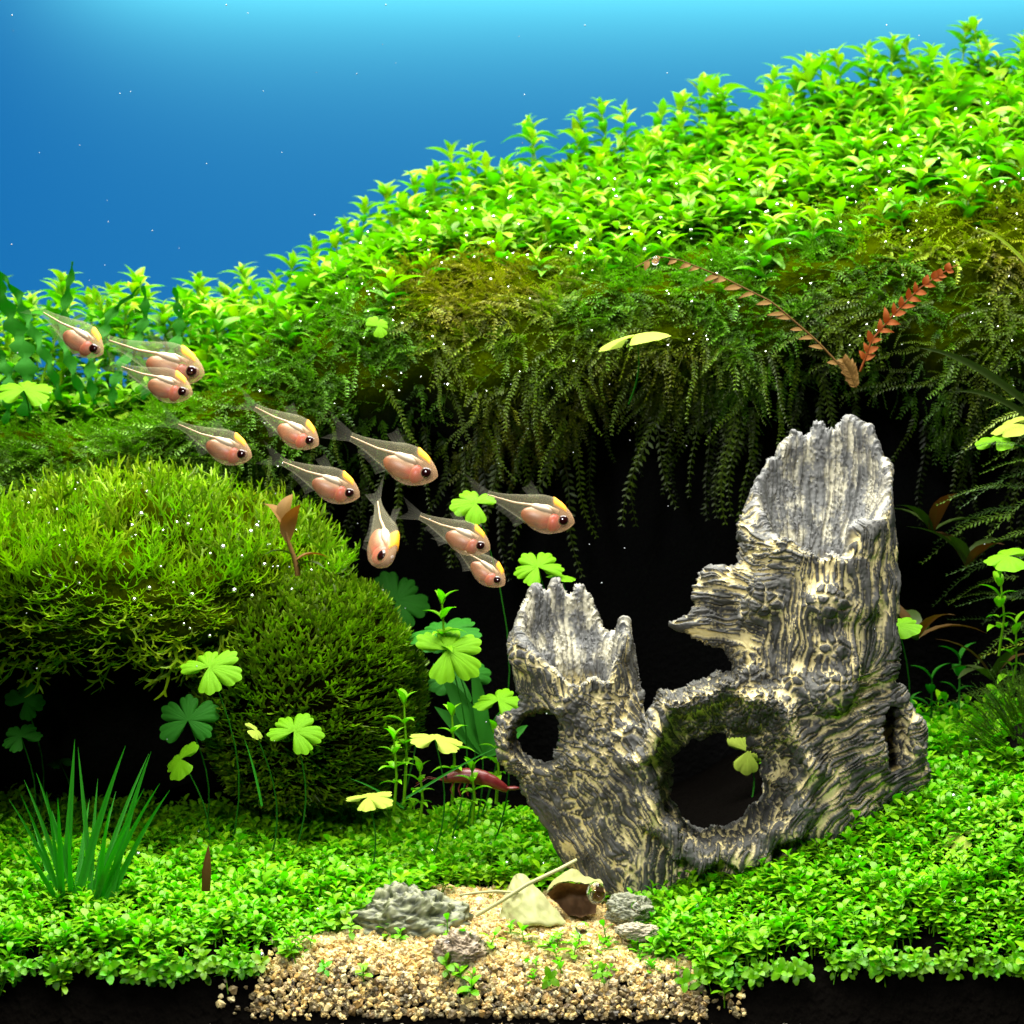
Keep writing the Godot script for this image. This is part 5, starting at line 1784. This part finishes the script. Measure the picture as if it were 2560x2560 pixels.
func right_side() -> void:
	# dim broad leaved plants at the right, their shade put in the leaf colour
	var bl := lance(0.040, 0.0085, 0.30, 0.22).mesh()
	var spots := [[2290, 1600, -0.06, 1.0, 7], [2420, 1420, -0.09, 1.0, 6], [2330, 1330, -0.10, 0.9, 5], [2480, 1700, -0.07, 0.9, 6]]
	var names := ["dim brownish broad leaved plant beside the tall hollow trunk", "dim olive broad leaved plant under the ledge at the right", "darkest broad leaved plant deep under the ledge at the right", "dim broad leaved plant above the right carpet's far end"]
	for k in spots.size():
		var q: Array = spots[k]
		var o := thing("broad_leaved_plant", names[k], "water plant", P(q[0], q[1], q[2]), "dim broad leaved plants at the right")
		for j in q[4]:
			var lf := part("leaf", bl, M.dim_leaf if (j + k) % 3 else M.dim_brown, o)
			lf.transform = Transform3D(Basis(Vector3.UP, TAU * j / q[4] + rr(-0.3, 0.3)) * Basis(Vector3(0, 0, 1), rr(0.2, 0.9)).scaled(Vector3.ONE * q[3] * rr(0.6, 1.0)), Vector3.ZERO)
	# ferny shoots that reach in from the right edge, one below the other
	var fern := feather(0.040, 24, 0.0040, 12)
	for k in 34:
		var v := 1010.0 + 26.0 * k + rr(-20, 20)
		var lum := rr(0.25, 0.8) * (1.0 if k < 8 or k > 22 else 0.6)  # shoots half way down dimmed, the shade there put in their colour
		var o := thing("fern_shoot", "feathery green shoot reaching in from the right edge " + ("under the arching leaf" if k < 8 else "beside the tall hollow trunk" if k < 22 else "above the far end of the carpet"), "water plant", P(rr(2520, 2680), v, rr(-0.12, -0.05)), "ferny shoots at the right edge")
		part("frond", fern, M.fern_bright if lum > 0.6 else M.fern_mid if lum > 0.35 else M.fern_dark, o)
		o.basis = basis_to(Vector3(-1, rr(-0.5, 0.6), rr(-0.2, 0.4)), Vector3(rr(-0.4, 0.4), 1, 0.6)).scaled(Vector3.ONE * rr(0.5, 1.15))
	# small leafy stems at the right edge and behind the carpet
	for q in [[2500, 1440, 1640, -0.05, "leafy stem beside the right edge, level with the stub branch"], [2540, 1560, 1760, -0.06, "leafy stem at the right edge, half way up the tall trunk"], [2360, 1830, 1990, -0.04, "short leafy stem just right of the driftwood's right foot"], [2440, 1800, 1990, -0.05, "leafy stem behind the right carpet near the edge"], [2330, 1700, 1960, -0.085, "thin dim leafy stem rising behind the right carpet"], [2400, 1650, 1960, -0.095, "tallest dim leafy stem in the shade at the right"], [2275, 1760, 1950, -0.09, "dim leafy stem close behind the driftwood's right side"]]:
		var foot := P(q[0] + rr(-30, 30), q[2], q[3])
		var o := thing("leafy_stem", q[4], "plant", foot, "leafy stems at the right")
		var top := P(q[0], q[1], q[3]) - foot
		var s2 := MB.new()
		s2.tube(PackedVector3Array([Vector3.ZERO, top * 0.5 + Vector3(0.002, 0, 0), top]), PackedFloat32Array([0.0006, 0.0005, 0.0004]), 5)
		var m: Material = M.clover_leaf if q[3] > -0.07 else M.clover_deep
		part("stem", s2.mesh(), m, o)
		var lm := lance(0.0115, 0.0042, 0.3, 0.35).mesh()
		for k in 6:
			for j in 2:
				var lf := part("leaf", lm, m, o)
				lf.transform = Transform3D(Basis(Vector3.UP, PI * j + k * 1.4 + rr(-0.4, 0.4)) * Basis(Vector3(0, 0, 1), 0.9 - 0.15 * k + rr(-0.2, 0.2)).scaled(Vector3.ONE * rr(0.6, 1.1)), top * (1.0 - 0.13 * k))
	# long narrow leaves over the ledge at the right edge
	var arcs := [[2560, 1000, 2290, 940, 0.0046, "long arching leaf over the ledge at the right edge"], [2600, 700, 2430, 640, 0.002, "thin pale runner across the yellow moss at the right edge"], [2600, 1060, 2380, 1050, 0.004, "lower dark arching leaf under the ledge at the right edge"]]
	for q in arcs:
		var a := P(q[0], q[1], -0.05)
		var m := blade(Vector3.ZERO, P(q[2], q[3], -0.04) - a, q[4], Vector3(0, 0.012, 0.002))
		var o := part("arching_leaf", m, M.dim_leaf if q[4] > 0.003 else M.clover_pale, self)
		o.position = a
		tag(o, q[5], "leaf")
	# moss clump at the right edge
	var n := noise(40.0, 19, FastNoiseLite.TYPE_SIMPLEX_SMOOTH, 3)
	var at := P(2560, 1890, -0.035)
	var r := Vector3(0.020, 0.030, 0.02)
	var mb := MB.new()
	mb.ellipsoid(Vector3.ZERO, r * 0.45, 14, 20)
	var o := thing("moss_clump", "dark feathery moss clump at the right edge above the carpet", "moss", at)
	part("core", mb.mesh(), M.dark_rock, o)
	var spots2 := []
	var tints := []
	for k in 900:
		var q := Vector3(rng.randfn(), rng.randfn(), rng.randfn()).normalized()
		if q.z < -0.4:
			continue
		var d := (q + Vector3(0, 0.7, 0.1)).normalized()
		spots2.append(Transform3D(basis_to(d, Vector3(0.1, 1, 0.3)).scaled(Vector3.ONE * rr(0.4, 0.8)), q * r * rr(0.4, 1.0)))
		var lum := rr(0.3, 0.7)
		tints.append(Color(lum * 0.5, lum, lum))
	scatter("moss_frond", feather(0.018, 12, 0.003, 9), M.moss_leaf, spots2, tints, o)


# ------------------------------------------------------------------ bubbles
func bubbles() -> void:
	var sm := SphereMesh.new()
	sm.radius = 1.0
	sm.height = 2.0
	sm.radial_segments = 32
	sm.rings = 16
	var list := [[1490, 2232, 0.062, 24, 1.2, "largest clear air bubble at the driftwood's foot"], [1456, 2320, 0.078, 18, 0.9, "clear bubble in the middle of the right half of the gravel"], [1117, 2366, 0.088, 17, 1.0, "clear bubble clinging to the small brownish stone"], [1590, 2266, 0.066, 13, 1.0, "clear bubble on the half hidden grey stone"], [1638, 651, -0.035, 11, 1.0, "clear bubble at the tip of the arching saw toothed leaf"]]
	for q in list:
		var o := part("air_bubble", sm, M.bubble, self)
		var r: float = q[3] * S * (D - q[2]) / D
		o.transform = Transform3D(Basis.from_scale(Vector3(r, r * q[4], r)), P(q[0], q[1], q[2]))
		tag(o, q[5], "bubble", "clear air bubbles")
	var tiny := SphereMesh.new()
	tiny.radius = 1.0
	tiny.height = 2.0
	tiny.radial_segments = 10
	tiny.rings = 6
	var spots := []
	# pearls on the moss mound
	var o := P(270, 1500, -0.075)
	for k in 440:
		var q := Vector3(rng.randfn(), rng.randfn(), rng.randfn()).normalized()
		if q.y < -0.25 or q.z < -0.2:
			continue
		spots.append(Transform3D(Basis.from_scale(Vector3.ONE * rr(0.0004, 0.0011)), o + q * Vector3(0.104, 0.051, 0.070) * rr(0.93, 1.0)))
	for k in 110:   # on the hanging moss
		var u := rr(650.0, 2600.0)
		spots.append(Transform3D(Basis.from_scale(Vector3.ONE * rr(0.0003, 0.0007)), hill_point(u, rr(3.6, 6.5)) + Vector3(0, 0.002, rr(0.006, 0.016))))
	for k in 70:    # on the stem plants
		var u := rr(900.0, 2560.0)
		spots.append(Transform3D(Basis.from_scale(Vector3.ONE * rr(0.0004, 0.0009)), P(u, lerpf(table(HU, H_TOP, u), table(HU, H_SIL, u), rr(0.0, 0.55)), -0.10)))
	for k in 60:    # on the carpet
		var x := rr(-0.2, 0.2)
		var z := rr(-0.08, 0.095)
		if bare(x, z) < 0.0 and not (x > 0.025 and x < 0.115 and z < -0.015):
			spots.append(Transform3D(Basis.from_scale(Vector3.ONE * rr(0.0005, 0.0010)), Vector3(x, H(x, z) + 0.009, z)))
	scatter("pearl_bubbles", tiny, M.tiny_bubble, spots, [], self)
	get_node("pearl_bubbles").set_meta("label", "tiny silvery bubbles sitting on moss and leaves")
	spots = []
	for k in 160:
		var u := rr(0.0, 2560.0)
		var v := rr(0.0, 1900.0)
		var z := rr(-0.1, 0.09)
		if u > 1500.0 and v > 1000.0 and rng.randf() < 0.6:
			continue
		spots.append(Transform3D(Basis.from_scale(Vector3.ONE * rr(0.00012, 0.00030)), P(u, v, z)))
	var speck := mat("speck", lin(0.30, 0.33, 0.36), 0.6)
	scatter("floating_specks", tiny, speck, spots, [], self)
	get_node("floating_specks").set_meta("label", "fine white specks floating in the water")
